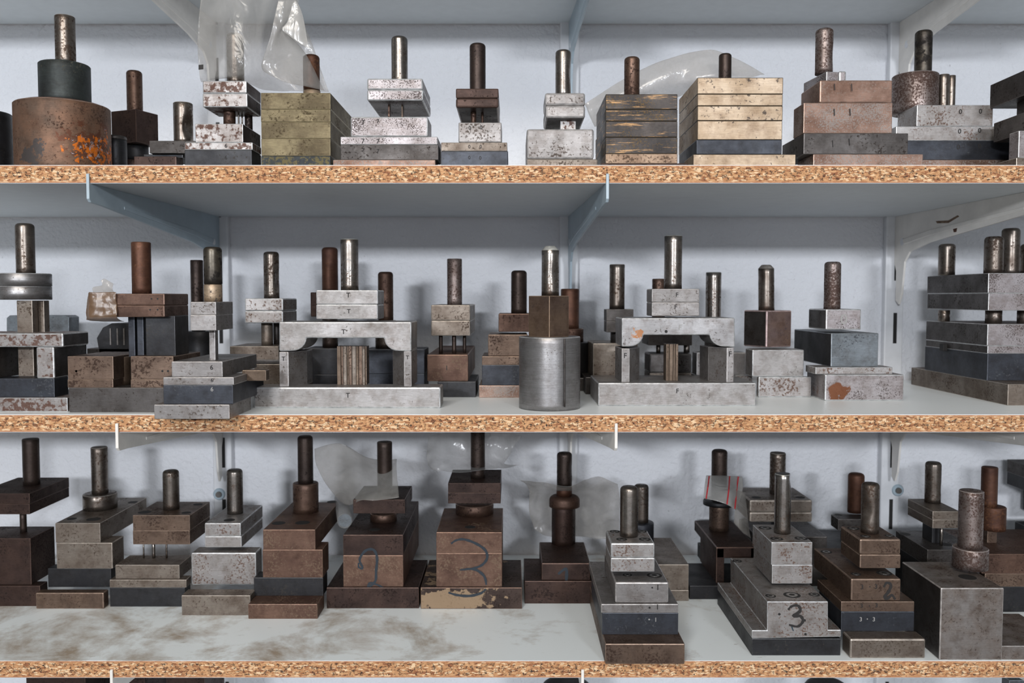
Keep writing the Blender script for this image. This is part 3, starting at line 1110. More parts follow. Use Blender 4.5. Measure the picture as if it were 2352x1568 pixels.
t = Th('punch_die_set', 'stepped stack of mottled rusty blocks marked with double strokes, speckled shank', 1, 1950, Y=F - 0.005, grp=G1)
t.b('base_plate', 1868, 2120, 354, 'rust_silver', xs=1832)
t.b('die_plate', 1846, 2086, 306, 'steel_dark', xs=1797)
t.mark([(1912, 322), (1913, 338)], 2.2, STAMP, 'stamped_stroke')
t.mark([(1950, 318), (1951, 334)], 2.2, STAMP, 'stamped_stroke')
t.b('guide_block', 1846, 2050, 236, 'rust_silver', xs=1823)
t.mark([(1915, 250), (1916, 266)], 2.4, STAMP, 'stamped_stroke')
t.mark([(1951, 250), (1952, 266)], 2.4, STAMP, 'stamped_stroke')
t.b('stripper_block', 1883, 2050, 184, 'rust', xs=1840, bev=0.0014)
t.mark([(1915, 193), (1916, 208)], 2.2, STAMP, 'stamped_stroke')
t.mark([(1954, 193), (1955, 210)], 2.2, STAMP, 'stamped_stroke')
zt = t.zt
t.b('punch_holder', 1898, 1926, 164, 'silver_pit', xs=1846, d=0.02, yaw=8)
t.zt = zt
t.b('key_piece', 1927, 1944, 163, 'silver_pit', L=0.02, d=0.03, bev=0.002)
t.c('shank', 1873, 1914, 67, 'shank_spot', d=0.045, tip='r', dents=[(0.4, -0.5, 0.07, 0.3)])

t = Th('punch_die_set', 'tool stamped with pairs of ovals, round-bodied head and oil-blackened shank', 1, 2190, Y=1.056, grp=G1)
t.b('base_plate', 2106, 2330, 367, 'rust_silver', L=0.09)
t.b('die_plate', 2080, 2326, 323, 'blue_black', L=0.09, xs=2040)
for x, y in ((2201, 338), (2250, 336)):
    t.text('0', x, y, 11)
t.b('guide_plate', 2058, 2326, 290, 'silver', xs=2030, L=0.08)
for x, y in ((2204, 302), (2250, 300)):
    t.text('0', x, y, 11)
t.b('stripper_block', 2106, 2281, 241, 'silver', xs=2062, L=0.08)
for x, y in ((2206, 257), (2252, 256)):
    t.text('0', x, y, 11)
zt = t.zt
t.c('round_head', 2048, 2156, 174, 'shank_spot', d=0.05, tip='f', seg=48)
zh = t.zt
t.zt = zt
t.c('guide_pillar', 2153, 2181, 172, 'shank_grey', d=0.05, tip='f')
t.zt = zt
t.c('guide_pillar', 2175, 2195, 174, 'shank_grey', d=0.055, tip='f')
t.zt = zh
t.c('shank', 2101, 2142, 71, 'shank_oil', d=0.05, tip='r', dents=[(0.5, -2.4, 0.12, 0.12)])

t = Th('punch_die_set', 'dark tool with overhanging head cut off by the right frame edge on the upper shelf', 1, 2420, Y=F - 0.005, grp=G1)
t.b('base_plate', 2334, 2640, 362, 'steel_mid', d=0.004, L=0.09)
t.b('die_plate', 2340, 2600, 300, 'silver_pit', d=0.004, L=0.09, xs=2318)
t.b('stripper_block', 2368, 2600, 252, 'steel_dark', d=0.004, xs=2283)
zt = t.zt
t.b('punch', 2385, 2560, 200, 'steel_dark', d=0.03, xs=2336)
t.b('punch_plate', 2385, 2620, 146, 'steel_dark', y1=206, d=0.004, xs=2275)


# ---------------------------------------------------------------- middle row
G2 = 'press tools on the middle shelf'
t = Th('punch_die_set', 'tool with bright two-layer ring head and speckled bridge, at the left frame edge', 2, 60, by=945, grp=G2)
t.b('base_plate', -90, 155, 913, 'silver_rust', L=0.09)
t.b('die_plate', -80, 125, 869, 'blue_black', xs=157, d=0.004)
zt = t.zt
t.b('support_leg', 83, 124, 797, 'silver_rust', side='steel_dark', xs=200, d=0.004, bev=0.0015)
t.zt = zt
t.b('support_leg', -90, -10, 797, 'steel_dark', d=0.004, L=0.07)
t.zt = zt
t.b('punch_bar', 38, 74, 690, 'steel_mid', d=0.03, L=0.012, keep=True)
t.b('punch_bar', 81, 101, 690, 'steel_mid', d=0.045, L=0.012, keep=True)
t.zt = at(100, 797, t.Y + 0.004).z
t.b('bridge', -90, 145, 765, 'silver_rust', side='steel_dark', xs=204, d=0.004, bev=0.0016)
t.c('punch_plate', -12, 121, 657, 'turned', y1=688, d=0.05, tip='f', seg=64)
t.c('top_plate', -12, 121, 628, 'turned', d=0.05, tip='f', seg=64)
t.c('shank', 34, 80, 513, 'shank_grey', d=0.05, tip='r')

t = Th('steel_plate', 'plain grey plate standing behind the ring-headed tool', 2, 90, Y=1.24, grp=G2, cat='plate')
t.p('plate', [(15, 905), (158, 905), (158, 728), (150, 724), (22, 724), (15, 730)], 'blue_grey', L=0.03)

t = Th('punch_die_set', 'brown tool with taped head corner and thick dark punch block', 2, 300, by=947, grp=G2)
t.b('base_plate', 158, 380, 890, 'steel_dark', xs=440)
zt = t.zt
for (a, b_) in ((155, 260), (300, 398)):
    t.zt = zt
    t.b('guide_strip', a, b_, 871, 'steel_brown', L=0.075)
    t.b('die_block', a, b_, 818, 'steel_brown', L=0.085)
    t.dot(a + 20 if a < 200 else b_ - 25, 852, 5)
    t.dot(a + 20 if a < 200 else b_ - 12, 852, 5)
t.zt = zt
t.c('die_bush', 258, 302, 818, 'strip_bronze', d=0.035, tip='f')
zd = t.zt
t.b('punch_bar', 294, 309, 725, 'blue_black', d=0.022, L=0.03)
t.zt = zd
t.b('punch_bar', 314, 329, 725, 'blue_black', d=0.022, L=0.03)
t.zt = zd
t.b('punch_block', 334, 402, 725, 'black', xs=433, d=0.012)
t.b('punch_plate', 203, 378, 701, 'brown', y1=728, xs=433, L=0.08, bev=0.0012)
for x, y in ((345, 711), (362, 711)):
    t.dot(x, y, 4)
t.b('top_plate', 203, 378, 674, 'brown', xs=433, L=0.08, bev=0.0012)
for x, y in ((348, 686), (362, 686)):
    t.dot(x, y, 4)
t.c('shank', 301, 347, 556, 'shank_rust', d=0.045, tip='f')
Yt = t.Y - 0.0012
tape, og = sheet('tape_wrap', [[(204, 672, Yt + .03), (206, 671, Yt - .0006), (236, 671, Yt - .0006), (268, 671, Yt - .0006)], [(201, 700, Yt + .03), (205, 700, Yt - .001), (236, 700, Yt - .0018), (268, 700, Yt - .0006)],
                              [(199, 727, Yt + .03), (204, 729, Yt - .0006), (236, 730, Yt - .0008), (270, 729, Yt - .0006)], [(198, 734, Yt + .03), (216, 737, Yt + .008), (236, 738, Yt + .02), (285, 738, Yt + .03)]],
                 TAPE, 'crumpled yellowed adhesive tape around the corner of the brown tool head', 'tape', amp=0.0016, freq=70, seed=2, creases=1.2)
sheet('tape_end', [[(232, 644, Yt + .012), (240, 640, Yt + .014), (252, 646, Yt + .012), (261, 651, Yt + .01)], [(234, 655, Yt + .012), (240, 656, Yt + .01), (251, 660, Yt + .01), (259, 664, Yt + .01)],
                   [(214, 660, Yt + .012), (236, 664, Yt + .008), (249, 668, Yt + .004), (262, 670, Yt + .002)], [(214, 671, Yt + .01), (232, 671, Yt + .004), (249, 672, Yt), (268, 672, Yt)]],
      FILM2, amp=0.0008, freq=60, parent=tape, origin=og)

t = Th('punch_die_set', 'black six-sided tool lying in shadow behind the taped brown tool', 2, 255, Y=1.2, grp=G2)
t.b('base_plate', 200, 330, 800, 'steel_dark', L=0.06)
t.p('body', [(222, 776), (236, 752), (256, 742), (330, 742), (330, 812), (228, 812)], 'black', L=0.05)
for x0, x1 in ((252, 262), (268, 274), (283, 286)):
    t.b('polished_edge', x0, x0 + 3, 754, 'steel', y1=792, d=-0.0012, L=0.002, bev=0, keep=True)

t = Th('punch_die_set', 'tool stamped 6 with a small square head on one thin punch', 2, 455, by=962, grp=G2)
t.b('base_plate', 354, 527, 929, 'steel', xs=577, L=0.08)
t.b('die_plate', 375, 535, 884, 'blue_black', xs=606, d=0.004)
t.text('6', 487, 894, 10, STAMP_L)
t.b('guide_plate', 375, 537, 866, 'steel', xs=570, d=0.004)
t.text('6', 487, 873, 9)
zg = t.zt
t.b('stripper_plate', 394, 511, 830, 'steel', xs=590, d=0.006)
t.text('6', 486, 844, 11)
zt = t.zt
t.zt = at(535, 884, t.Y + 0.004).z
t.b('feed_strip', 556, 611, 850, 'strip_bronze', d=0.05, xs=619, L=0.02)
t.zt = zt
t.b('punch', 480, 494, 756, 'steel', d=0.022, L=0.01)
t.b('punch_plate', 437, 496, 723, 'steel', y1=759, xs=535, d=0.004)
t.b('top_plate', 437, 496, 693, 'steel', xs=535, d=0.004)
t.c('shank_foot', 468, 511, 652, 'gold', d=0.03, tip='f')
t.c('shank', 467, 510, 567, 'shank_oil', d=0.03, tip='r')
t.last['label'] = 'heat-blued oily shank'

t = Th('punch_die_set', 'brown shank half hidden behind the small square head stamped 6', 2, 452, Y=1.19, grp=G2)
t.b('base_plate', 400, 500, 830, 'steel_dark', L=0.06)
t.c('die_cylinder', 425, 500, 760, 'black', d=0.035, tip='f')
t.c('punch_holder', 440, 472, 700, 'steel_dark', d=0.035, tip='f')
t.c('shank', 437, 467, 597, 'shank_dark', d=0.035, tip='f')

t = Th('punch_die_set', 'tool with notched grey shank and brushed two-plate head on a thick column', 2, 610, Y=1.13, grp=G2)
t.b('base_plate', 584, 690, 836, 'steel_mid', L=0.08)
t.b('die_plate', 560, 690, 826, 'steel_dark', L=0.08, keep=False)
t.b('stripper_plate', 528, 640, 795, 'steel_mid', xs=672)
zt = t.zt
t.c('punch', 600, 627, 740, 'steel_mid', d=0.03, tip='f')
t.zt = zt
t.c('punch', 628, 642, 740, 'steel_dark', d=0.045, tip='f')
t.b('punch_plate', 562, 650, 714, 'silver', y1=742, xs=682, bev=0.0015)
t.b('top_plate', 562, 650, 685, 'silver', xs=682, bev=0.0015)
t.c('shank', 605, 641, 578, 'shank_grey', d=0.032, tip='r', dents=[(0.52, -0.2, 0.4, 0.13), (0.36, -0.2, 0.35, 0.1)])


def bridge_pts(x0, x1, yt, yb, a0, a1, ya, left_round=True):
    """bridge outline: bar with an arched recess below, both feet curving in"""
    pts = [(x0, yt), (x1, yt), (x1, yb)]
    w = 26
    pts += [(a1 + w + 8, yb)]
    for i in range(1, 7):
        q = i / 6 * math.pi / 2
        pts.append((a1 + w + 8 - (w + 8) * math.sin(q), yb - (yb - ya) * (1 - math.cos(q))))
    pts.append((a0, ya))
    for i in range(1, 7):
        q = (6 - i) / 6 * math.pi / 2
        pts.append((a0 - (w + 8) + (w + 8) * math.sin(q), yb - (yb - ya) * (1 - math.cos(q))))
    pts += [(x0, yb)]
    return pts[::-1]


t = Th('bridge_die_set', 'large grey bridge-shaped tool stamped T on every piece', 2, 800, by=937, grp=G2)
t.b('base_plate', 582, 1012, 889, 'steel_clean', xs=1018, L=0.1, bev=0.0018)
t.text('T', 799, 908, 11)
z0 = t.zt
t.v('support_leg', [(641, 0.006), (662, 0.006), (705, 0.034), (718, 0.062), (669, 0.062)], 808, 'steel', keep=True)
t.text('T', 651, 824, 10)
t.v('support_leg', [(928, 0.006), (945, 0.006), (958, 0.062), (912, 0.062), (902, 0.03)], 806, 'steel', keep=True)
t.text('T', 936, 821, 9)
x = 774
i = 0
while x < 842:
    w = (8, 5, 7, 4, 6, 9, 5)[i % 7]
    t.b('punch_strip', x, min(842, x + w), 795, ('strip_bronze', 'steel_brown', 'steel_mid')[i % 3], d=0.028 + 0.003 * (i % 2), L=0.018, bev=0.0002, keep=True)
    x += w + 0.8
    i += 1
t.p('bridge', bridge_pts(641, 945, 739, 806, 704, 882, 776), 'steel_clean', d=0.004, L=0.062, bev=0.0014)
t.text('T', 789, 762, 11)
t.b('punch_plate', 726, 868, 699, 'steel_clean', y1=733, xs=882, d=0.01, L=0.06, bev=0.0012)
t.text('T', 801, 715, 10)
t.b('top_plate', 726, 868, 666, 'steel_clean', xs=882, d=0.01, L=0.06, bev=0.0012)
t.text('T', 800, 678, 11)
t.c('shank', 782, 823, 549, 'shank_bright', d=0.04, tip='f')
t.last['label'] = 'bright shank with a round stamped ring'
bm = bmesh.new()
q = at(802, 610, t.Y + 0.04)
for k in range(28):
    pass
P, Rr = t.cyl
ring = []
for k in range(24):
    a = 2 * math.pi * k / 24
    for rr in (0.0056, 0.0066):
        xx = rr * math.cos(a)
        zz = rr * math.sin(a) * 1.2
        yy = -math.sqrt(max(Rr * Rr - xx * xx, 0)) - 0.00025
        ring.append(Vector((P.x + xx, P.y + yy, q.z + zz)) - t.o)
link_mesh('stamped_ring', ring, [(2 * k, 2 * k + 1, (2 * k + 3) % 48, (2 * k + 2) % 48) for k in range(24)], [SCREW], t.last)

t = Th('punch_die_set', 'dark red-brown shank and plate half hidden behind the T bridge tool', 2, 757, Y=1.2, grp=G2)
t.b('base_plate', 690, 830, 860, 'black', L=0.06)
t.b('die_block', 700, 820, 800, 'black', L=0.06)
t.c('punch', 740, 776, 720, 'shank_dark', d=0.03, tip='f')
t.b('punch_plate', 713, 800, 671, 'brown_dark', y1=727, L=0.06, bev=0.0012)
t.c('shank', 739, 776, 568, 'shank_rust', d=0.03, tip='r')

t = Th('punch_die_set', 'two-tone brown and grey shank standing behind the right leg of the T bridge tool', 2, 886, Y=1.2, grp=G2)
t.b('base_plate', 838, 975, 858, 'blue_black', L=0.06)
t.b('die_block', 838, 975, 802, 'blue_black', L=0.06)
t.c('punch_holder', 862, 910, 735, 'shank_grey', d=0.03, tip='f')
t.c('shank', 868, 903, 624, 'shank_brown', d=0.03, tip='r')

t = Th('punch_die_set', 'tool stamped 1 with grey-brown head on three thin pins', 2, 1040, by=912, grp=G2)
t.b('base_plate', 1005, 1093, 876, 'black', xs=1100, L=0.08)
t.text('1', 1027, 885, 12)
t.b('die_block', 981, 1075, 814, 'brown_face', xs=1096, d=0.004, bev=0.0011)
t.text('1', 1026, 845, 11)
zt = t.zt
for a, b_, dd in ((1008, 1017, 0.02), (1038, 1048, 0.02), (1063, 1071, 0.035)):
    t.zt = zt
    t.c('punch_pin', a, b_, 768, 'shank_dark', d=dd, tip='f', seg=14)
t.b('punch_plate', 990, 1080, 736, 'steel_mid', y1=771, xs=1091, d=0.004, bev=0.0014)
t.b('top_plate', 990, 1080, 700, 'steel_mid', xs=1091, d=0.004, bev=0.0014)
t.c('shank', 1027, 1061, 594, 'shank_spot', d=0.035, tip='f')

t = Th('punch_die_set', 'brown stepped tool partly hidden behind the bright steel cylinder', 2, 1160, by=913, grp=G2)
t.b('base_plate', 1100, 1215, 885, 'rust_silver', L=0.08)
t.b('die_plate', 1107, 1215, 838, 'blue_black', L=0.08, d=0.002)
t.b('guide_plate', 1107, 1215, 818, 'steel_brown', L=0.08, d=0.002)
t.b('stripper_block', 1121, 1212, 768, 'steel_brown', L=0.07, d=0.004, bev=0.0011)
t.b('punch_plate', 1145, 1232, 720, 'brown', y1=762, L=0.06, d=0.01, bev=0.0012)
t.c('shank', 1174, 1210, 621, 'shank_dark', d=0.04, tip='r')

t = Th('round_die', 'bright machined steel cylinder carrying an edge-on square block and shank', 2, 1262, Y=1.012, grp=G2)
t.c('die_cylinder', 1192, 1333, 772, 'turned', d=0.0, tip='f', seg=64)
t.c('scribed_line', 1295, 1299, 778, 'steel_dark', y1=934, d=-0.0341, tip='f', seg=8, keep=True)
t.b('punch_block', 1214, 1262, 679, 'heat', xs=1307, yaw=46, d=-0.032)
t.c('shank', 1244, 1284, 565, 'shank_bright', d=0.0, tip='c', dents=[(0.45, -1.0, 0.06, 0.2)])

t = Th('punch_die_set', 'stubby rust-spotted brown shank behind the steel cylinder', 2, 1310, Y=1.19, grp=G2)
t.b('base_plate', 1250, 1362, 868, 'steel_dark', L=0.06)
t.c('die_cylinder', 1270, 1352, 785, 'black', d=0.04, tip='f')
t.c('collar', 1286, 1340, 754, 'brown', d=0.04, tip='f')
t.c('shank', 1288, 1330, 663, 'shank_rust', d=0.04, tip='f')

t = Th('punch_die_set', 'plain tool with grey square block and two thin plates, left of the F bridge tool', 2, 1415, Y=1.15, grp=G2)
t.b('base_plate', 1345, 1470, 866, 'steel_dark', L=0.08)
t.b('die_block', 1362, 1465, 788, 'steel_mid', xs=1350, bev=0.0013)
t.c('punch', 1402, 1440, 760, 'steel_dark', d=0.03, tip='f')
t.b('punch_plate', 1393, 1455, 737, 'steel_dark', y1=763, xs=1387, L=0.05)
t.b('top_plate', 1393, 1455, 710, 'steel_dark', xs=1387, L=0.05)
t.c('shank', 1400, 1435, 607, 'shank_grey', d=0.028, tip='f')

t = Th('bridge_die_set', 'large grey bridge-shaped tool stamped F with a rust patch on the bridge', 2, 1555, by=932, grp=G2)
t.b('base_plate', 1374, 1737, 879, 'steel_clean', xs=1356, L=0.1, bev=0.0014)
t.text('F', 1556, 898, 11)
t.v('support_leg', [(1428, 0.006), (1446, 0.006), (1469, 0.034), (1461, 0.062), (1413, 0.062)], 800, 'steel', keep=True)
t.text('F', 1436, 817, 12)
t.v('support_leg', [(1670, 0.006), (1686, 0.006), (1660, 0.062), (1607, 0.062), (1627, 0.026)], 798, 'steel', keep=True)
t.text('F', 1677, 813, 12)
for a, b_ in ((1530, 1537), (1538, 1546), (1547, 1551), (1552, 1558)):
    t.b('punch_strip', a, b_, 790, 'strip_bronze', d=0.026, L=0.018, bev=0.0004, keep=True)
pm = steel('bridge_rust_spot', (176, 174, 174), (154, 152, 152), (92, 84, 80), t=0.66, metal=0.5, rough=0.4,
           patch=[(t.loc(1460, 766, 0.004), 0.013, (158, 110, 76), 0.42, 120)])
M['bridge_rust_spot'] = (pm, M['steel_clean'][1])
t.p('bridge', bridge_pts(1428, 1688, 730, 796, 1478, 1630, 769), 'bridge_rust_spot', d=0.004, L=0.062, bev=0.0014)
t.text('F', 1562, 752, 12, STAMP_L)
t.dot(1530, 761, 7)
t.b('punch_plate', 1497, 1607, 694, 'steel', y1=726, xs=1485, d=0.012, bev=0.0012)
t.text('F', 1552, 705, 10)
t.b('top_plate', 1497, 1607, 663, 'steel', xs=1485, d=0.012, bev=0.0012)
t.text('F', 1555, 677, 10)
t.c('shank', 1526, 1567, 541, 'shank_bright', d=0.04, tip='f')

t = Th('punch_die_set', 'dark block with short bright pins, seen between the legs of the F bridge tool', 2, 1530, Y=1.17, grp=G2)
t.b('base_plate', 1492, 1588, 856, 'steel_mid', xs=1480, L=0.08)
t.b('die_block', 1492, 1588, 812, 'steel_dark', xs=1480, L=0.08, bev=0.002)
zt = t.zt
for a, b_ in ((1507, 1517), (1524, 1532), (1570, 1584)):
    t.zt = zt
    t.c('punch_pin', a, b_, 792, 'shank_bright', d=0.02, tip='f', seg=14)
t.b('punch_plate', 1490, 1590, 735, 'steel_dark', y1=793, L=0.06)
t.c('shank', 1498, 1528, 640, 'shank_brown', d=0.03, tip='f')

t = Th('punch_die_set', 'low block with satin shank, behind the right leg of the F bridge tool', 2, 1645, Y=1.17, grp=G2)
t.b('base_plate', 1600, 1728, 862, 'silver', xs=1580, L=0.08)
t.b('die_block', 1600, 1713, 809, 'steel', xs=1590, L=0.08, bev=0.0013)
t.c('punch', 1618, 1668, 770, 'steel_dark', d=0.03, tip='f')
t.b('punch_plate', 1610, 1668, 738, 'steel_dark', L=0.05, d=0.01)
t.c('shank', 1621, 1657, 625, 'shank_bright', d=0.03, tip='f')

t = Th('punch_die_set', 'edge-on purple-tinted block with bent, pointed shank on two satin plates', 2, 1790, by=912, grp=G2)
t.b('base_plate', 1742, 1864, 865, 'silver', L=0.07, xs=1738, bev=0.0015)
t.b('die_plate', 1728, 1847, 803, 'steel_clean', xs=1712, L=0.07, bev=0.0013)
t.b('punch_block', 1760, 1818, 713, 'heat_violet', xs=1708, y1=798, d=0.006, yaw=24, bev=0.0016, side='steel_dark')
t.c('shank', 1743, 1780, 608, 'shank_grey', d=0.04, tip='c', lean=-0.02, dents=[(0.5, 0.4, 0.2, 0.2), (0.7, -2.8, 0.12, 0.2)])

t = Th('punch_die_set', 'tool with bluish centre block, pitted silver head and rust patch on its base', 2, 1960, by=920, grp=G2)
pm = steel('base_rust_spot', (190, 184, 184), (168, 160, 160), (74, 62, 58), t=0.60, sscale=330, metal=0.5,
           patch=[(t.loc(1925, 902, 0), 0.024, (112, 70, 46), 0.36, 110)])
M['base_rust_spot'] = (pm, M['silver'][1])
t.b('base_plate', 1895, 2077, 860, 'base_rust_spot', xs=1853, bev=0.0015)
t.b('guide_plate', 1873, 2050, 843, 'silver', xs=1850, d=0.006)
t.b('die_block', 1909, 2018, 765, 'blue_grey', side='black', xs=1824, d=0.01, bev=0.0011)
t.b('punch_plate', 1897, 1978, 710, 'silver_pit', side='steel_dark', xs=1857, y1=757, d=0.014, bev=0.0014)
t.text('0', 1938, 734, 24, STAMP_L)
t.c('shank', 1893, 1932, 601, 'shank_spot', d=0.032, tip='r', dents=[(0.3, -2.9, 0.1, 0.2)])

t = Th('punch_die_set', 'wide dark four-shank tool with pitted silver ends at the right frame edge', 2, 2320, by=931, grp=G2)
t.b('base_plate', 2315, 2560, 882, 'steel_mid', xs=2092)
t.b('die_plate', 2268, 2500, 812, 'blue_black', xs=2124, d=0.045)
t.b('guide_plate', 2268, 2500, 794, 'silver_pit', side='steel_dark', xs=2126, d=0.045)
t.b('stripper_block', 2268, 2500, 744, 'silver_pit', side='steel_dark', xs=2127, d=0.045)
t.b('feed_slot', 2166, 2216, 790, (HOLE, HOLE), y1=806, d=0.145, L=0.01, keep=True)
zt = t.zt
for a, b_, dd in ((2154, 2182, 0.16), (2262, 2302, 0.075), (2335, 2372, 0.075)):
    t.zt = zt
    t.c('guide_pillar', a, b_, 712, 'shank_grey', d=dd, tip='f')
t.b('punch_plate', 2270, 2500, 673, 'silver_pit', side='steel_dark', xs=2130, y1=713, d=0.045)
t.b('top_plate', 2270, 2500, 627, 'silver_pit', side='steel_dark', xs=2130, d=0.045)
zt = t.zt
for a, b_, y0, dd in ((2155, 2195, 560, 0.155), (2260, 2306, 543, 0.07), (2300, 2344, 524, 0.12), (2343, 2385, 560, 0.13)):
    t.zt = zt
    t.c('shank', a, b_, y0, 'shank_grey', d=dd, tip='r')


# ---------------------------------------------------------------- lower row
G3 = 'press tools on the lower shelf'
t = Th('punch_die_set', 'dark rusty block tool with overhanging head at the left frame edge', 3, 50, by=1392, grp=G3)
t.b('base_plate', -60, 92, 1345, 'brown_dark', xs=110, L=0.08)
t.b('die_block', -60, 70, 1236, 'brown_dark', xs=126, d=0.004)
zt = t.zt
t.c('punch', 45, 62, 1180, 'shank_dark', d=0.035, tip='f', seg=16)
t.b('punch_plate', -60, 68, 1157, 'brown_dark', y1=1181, xs=160, L=0.09)
t.b('top_plate', -60, 68, 1133, 'brown_dark', xs=160, L=0.09)
t.c('shank', 50, 91, 1007, 'shank_dark', d=0.055, tip='f')

t = Th('punch_die_set', 'grey-brown stepped tool with a wide collar below its shank', 3, 165, by=1398, grp=G3)
t.b('base_plate', 82, 238, 1361, 'steel_brown', xs=250, L=0.07, bev=0.0013)
t.b('die_plate', 110, 255, 1305, 'black', yb=1348, xs=270, L=0.08)
t.b('guide_block', 129, 258, 1246, 'steel_mid', yb=1306, xs=285, L=0.08, bev=0.0012)
t.b('stripper_block', 127, 230, 1201, 'steel_mid', yb=1246, xs=338, L=0.1)
t.hole(215, 1192, 32, screw=False)
t.hole(165, 1191, 22, screw=False)
t.hole(305, 1153, 22, screw=False)
t.c('collar', 189, 271, 1132, 'shank_grey', yb=1166, tip='f', seg=44)
t.c('shank', 208, 248, 1026, 'shank_grey', d=t.cyl[0].y - t.Y, tip='f')

t = Th('punch_die_set', 'low brown tool with wide two-plate head held on small pins', 3, 360, by=1393, grp=G3)
t.b('base_plate', 252, 425, 1349, 'black', xs=438)
t.b('guide_plate', 252, 428, 1331, 'steel_mid', xs=440)
t.b('stripper_block', 265, 412, 1297, 'steel_mid', xs=440, d=0.004, L=0.09)
zt = t.zt
for a, b_ in ((349, 357), (380, 385), (328, 332)):
    t.zt = zt
    t.c('punch_pin', a, b_, 1248, 'shank_bright', d=0.035, tip='f', seg=12)
t.b('punch_plate', 305, 436, 1218, 'steel_brown', y1=1250, xs=483, d=0.012, L=0.08)
t.b('top_plate', 305, 436, 1183, 'steel_brown', xs=483, d=0.012, L=0.08)
t.hole(332, 1176, 30, screw=False)
t.hole(428, 1177, 22, screw=False)
t.hole(455, 1158, 22, screw=False)
t.c('shank', 373, 412, 1079, 'shank_grey', yb=1168, tip='r')

t = Th('punch_die_set', 'small bright tool with two thin head plates on a spotted silver block', 3, 510, by=1413, grp=G3)
t.b('base_plate', 417, 575, 1367, 'steel_mid', xs=588, L=0.09)
t.b('die_block', 439, 588, 1269, 'silver', yb=1343, xs=602, L=0.08, bev=0.0016)
t.b('punch_plate', 470, 555, 1231, 'silver', y1=1257, xs=604, d=0.04, bev=0.0012)
t.b('top_plate', 470, 553, 1201, 'silver', xs=604, d=0.04, bev=0.0012)
t.hole(527, 1194, 26, screw=False)
t.c('shank', 520, 558, 1077, 'shank_bright', yb=1178, tip='r')

t = Th('punch_die_set', 'tall rusty brown stepped tool with long collared shank', 3, 665, by=1421, grp=G3)
t.b('base_plate', 570, 729, 1387, 'brown_face', xs=745, L=0.07)
t.b('die_plate', 583, 742, 1326, 'black', yb=1368, xs=752, L=0.08)
t.b('guide_block', 603, 741, 1262, 'brown_face', yb=1326, xs=755, L=0.09)
t.b('stripper_block', 604, 724, 1216, 'brown_face', yb=1262, xs=778, L=0.12)
t.hole(640, 1201, 32, screw=False)
t.hole(695, 1200, 34, screw=False)
t.hole(763, 1152, 24, screw=False)
t.c('collar', 672, 732, 1108, 'shank_brown', yb=1174, tip='f', seg=40)
t.c('shank', 683, 719, 1000, 'shank_dark', d=t.cyl[0].y - t.Y, tip='r')

t = Th('punch_die_set', 'rusty block marked with a blue handwritten 2, plastic over its shank', 3, 858, by=1397, grp=G3)
t.b('base_plate', 750, 962, 1349, 'brown_dark', L=0.12)
t.b('die_block', 788, 926, 1275, 'brown_face', d=0.003, xs=962, L=0.13)
t.b('stripper_block', 788, 926, 1228, 'brown_dark', d=0.003, xs=962, L=0.13)
t.hole(860, 1216, 26, screw=False)
t.mark([(824, 1292), (824, 1302), (833, 1304), (826, 1284), (840, 1264), (858, 1262), (866, 1280), (864, 1310), (862, 1334), (846, 1348), (850, 1338), (866, 1342), (884, 1350)], 6, INK2)
t.c('punch', 850, 912, 1176, 'shank_brown', yb=1194, tip='f')
t.b('punch_plate', 811, 930, 1147, 'brown_dark', y1=1179, xs=947, d=0.02, L=0.07)
t.c('shank', 866, 901, 1014, 'shank_dark', d=0.05, tip='f')

t = Th('punch_die_set', 'rusty block marked with a large blue handwritten 3, thick round punch below its head', 3, 1080, by=1398, grp=G3)
pm = steel('base_ground_spot', (70, 56, 50), (58, 46, 42), (48, 38, 34), t=0.6, metal=0.3, rough=0.5,
           patch=[(t.loc(1015, 1375, 0), 0.021, (160, 136, 110), 0.3, 60, 0.22)])
M['base_ground_spot'] = (pm, M['brown'][1])
t.b('base_plate', 966, 1199, 1349, 'base_ground_spot', L=0.12)
t.mark([(1116, 1352), (1104, 1362), (1078, 1368), (1050, 1366), (1030, 1360)], 6, INK2)
t.b('die_block', 1002, 1153, 1270, 'brown_face', d=0.003, xs=1165, L=0.13)
t.b('stripper_block', 1002, 1153, 1222, 'brown_face', d=0.003, xs=1165, L=0.13)
t.mark([(1036, 1248), (1048, 1240), (1066, 1238), (1092, 1247), (1114, 1262), (1119, 1280), (1108, 1296), (1088, 1304), (1056, 1308)], 6, INK2)
t.mark([(1070, 1306), (1092, 1307), (1112, 1322), (1117, 1342)], 6, INK2)
t.hole(1080, 1210, 26, screw=False)
t.c('punch', 1046, 1134, 1154, 'shank_brown', yb=1178, tip='f', seg=44)
t.b('punch_plate', 1029, 1150, 1131, 'brown_dark', y1=1156, xs=1159, d=0.025, L=0.09)
t.b('top_plate', 1029, 1150, 1109, 'brown_dark', xs=1159, d=0.025, L=0.09)
t.c('shank', 1081, 1114, 985, 'shank_dark', d=0.06, tip='f')

t = Th('punch_die_set', 'dark tool marked with a faint blue 1, flanged six-sided column', 3, 1282, by=1386, grp=G3)
t.b('base_plate', 1205, 1364, 1334, 'brown_dark', L=0.1)
t.b('die_block', 1244, 1356, 1293, 'brown_dark', L=0.1, d=0.003, bev=0.0012)
t.mark([(1282, 1318), (1300, 1306), (1301, 1330), (1300, 1345)], 7, INK2)
zt = t.zt
t.c('hex_column', 1267, 1322, 1162, 'brown_dark', yb=1248, tip='f', seg=6)
t.c('flange', 1261, 1332, 1137, 'brown', d=t.cyl[0].y - t.Y, tip='r')
t.c('neck', 1278, 1314, 1116, 'shank_rust', d=t.cyl[0].y - t.Y, tip='f')
t.c('shank', 1279, 1314, 1038, 'shank_dark', d=t.cyl[0].y - t.Y, tip='r', dents=[(0.5, -0.6, 0.15, 0.3)])

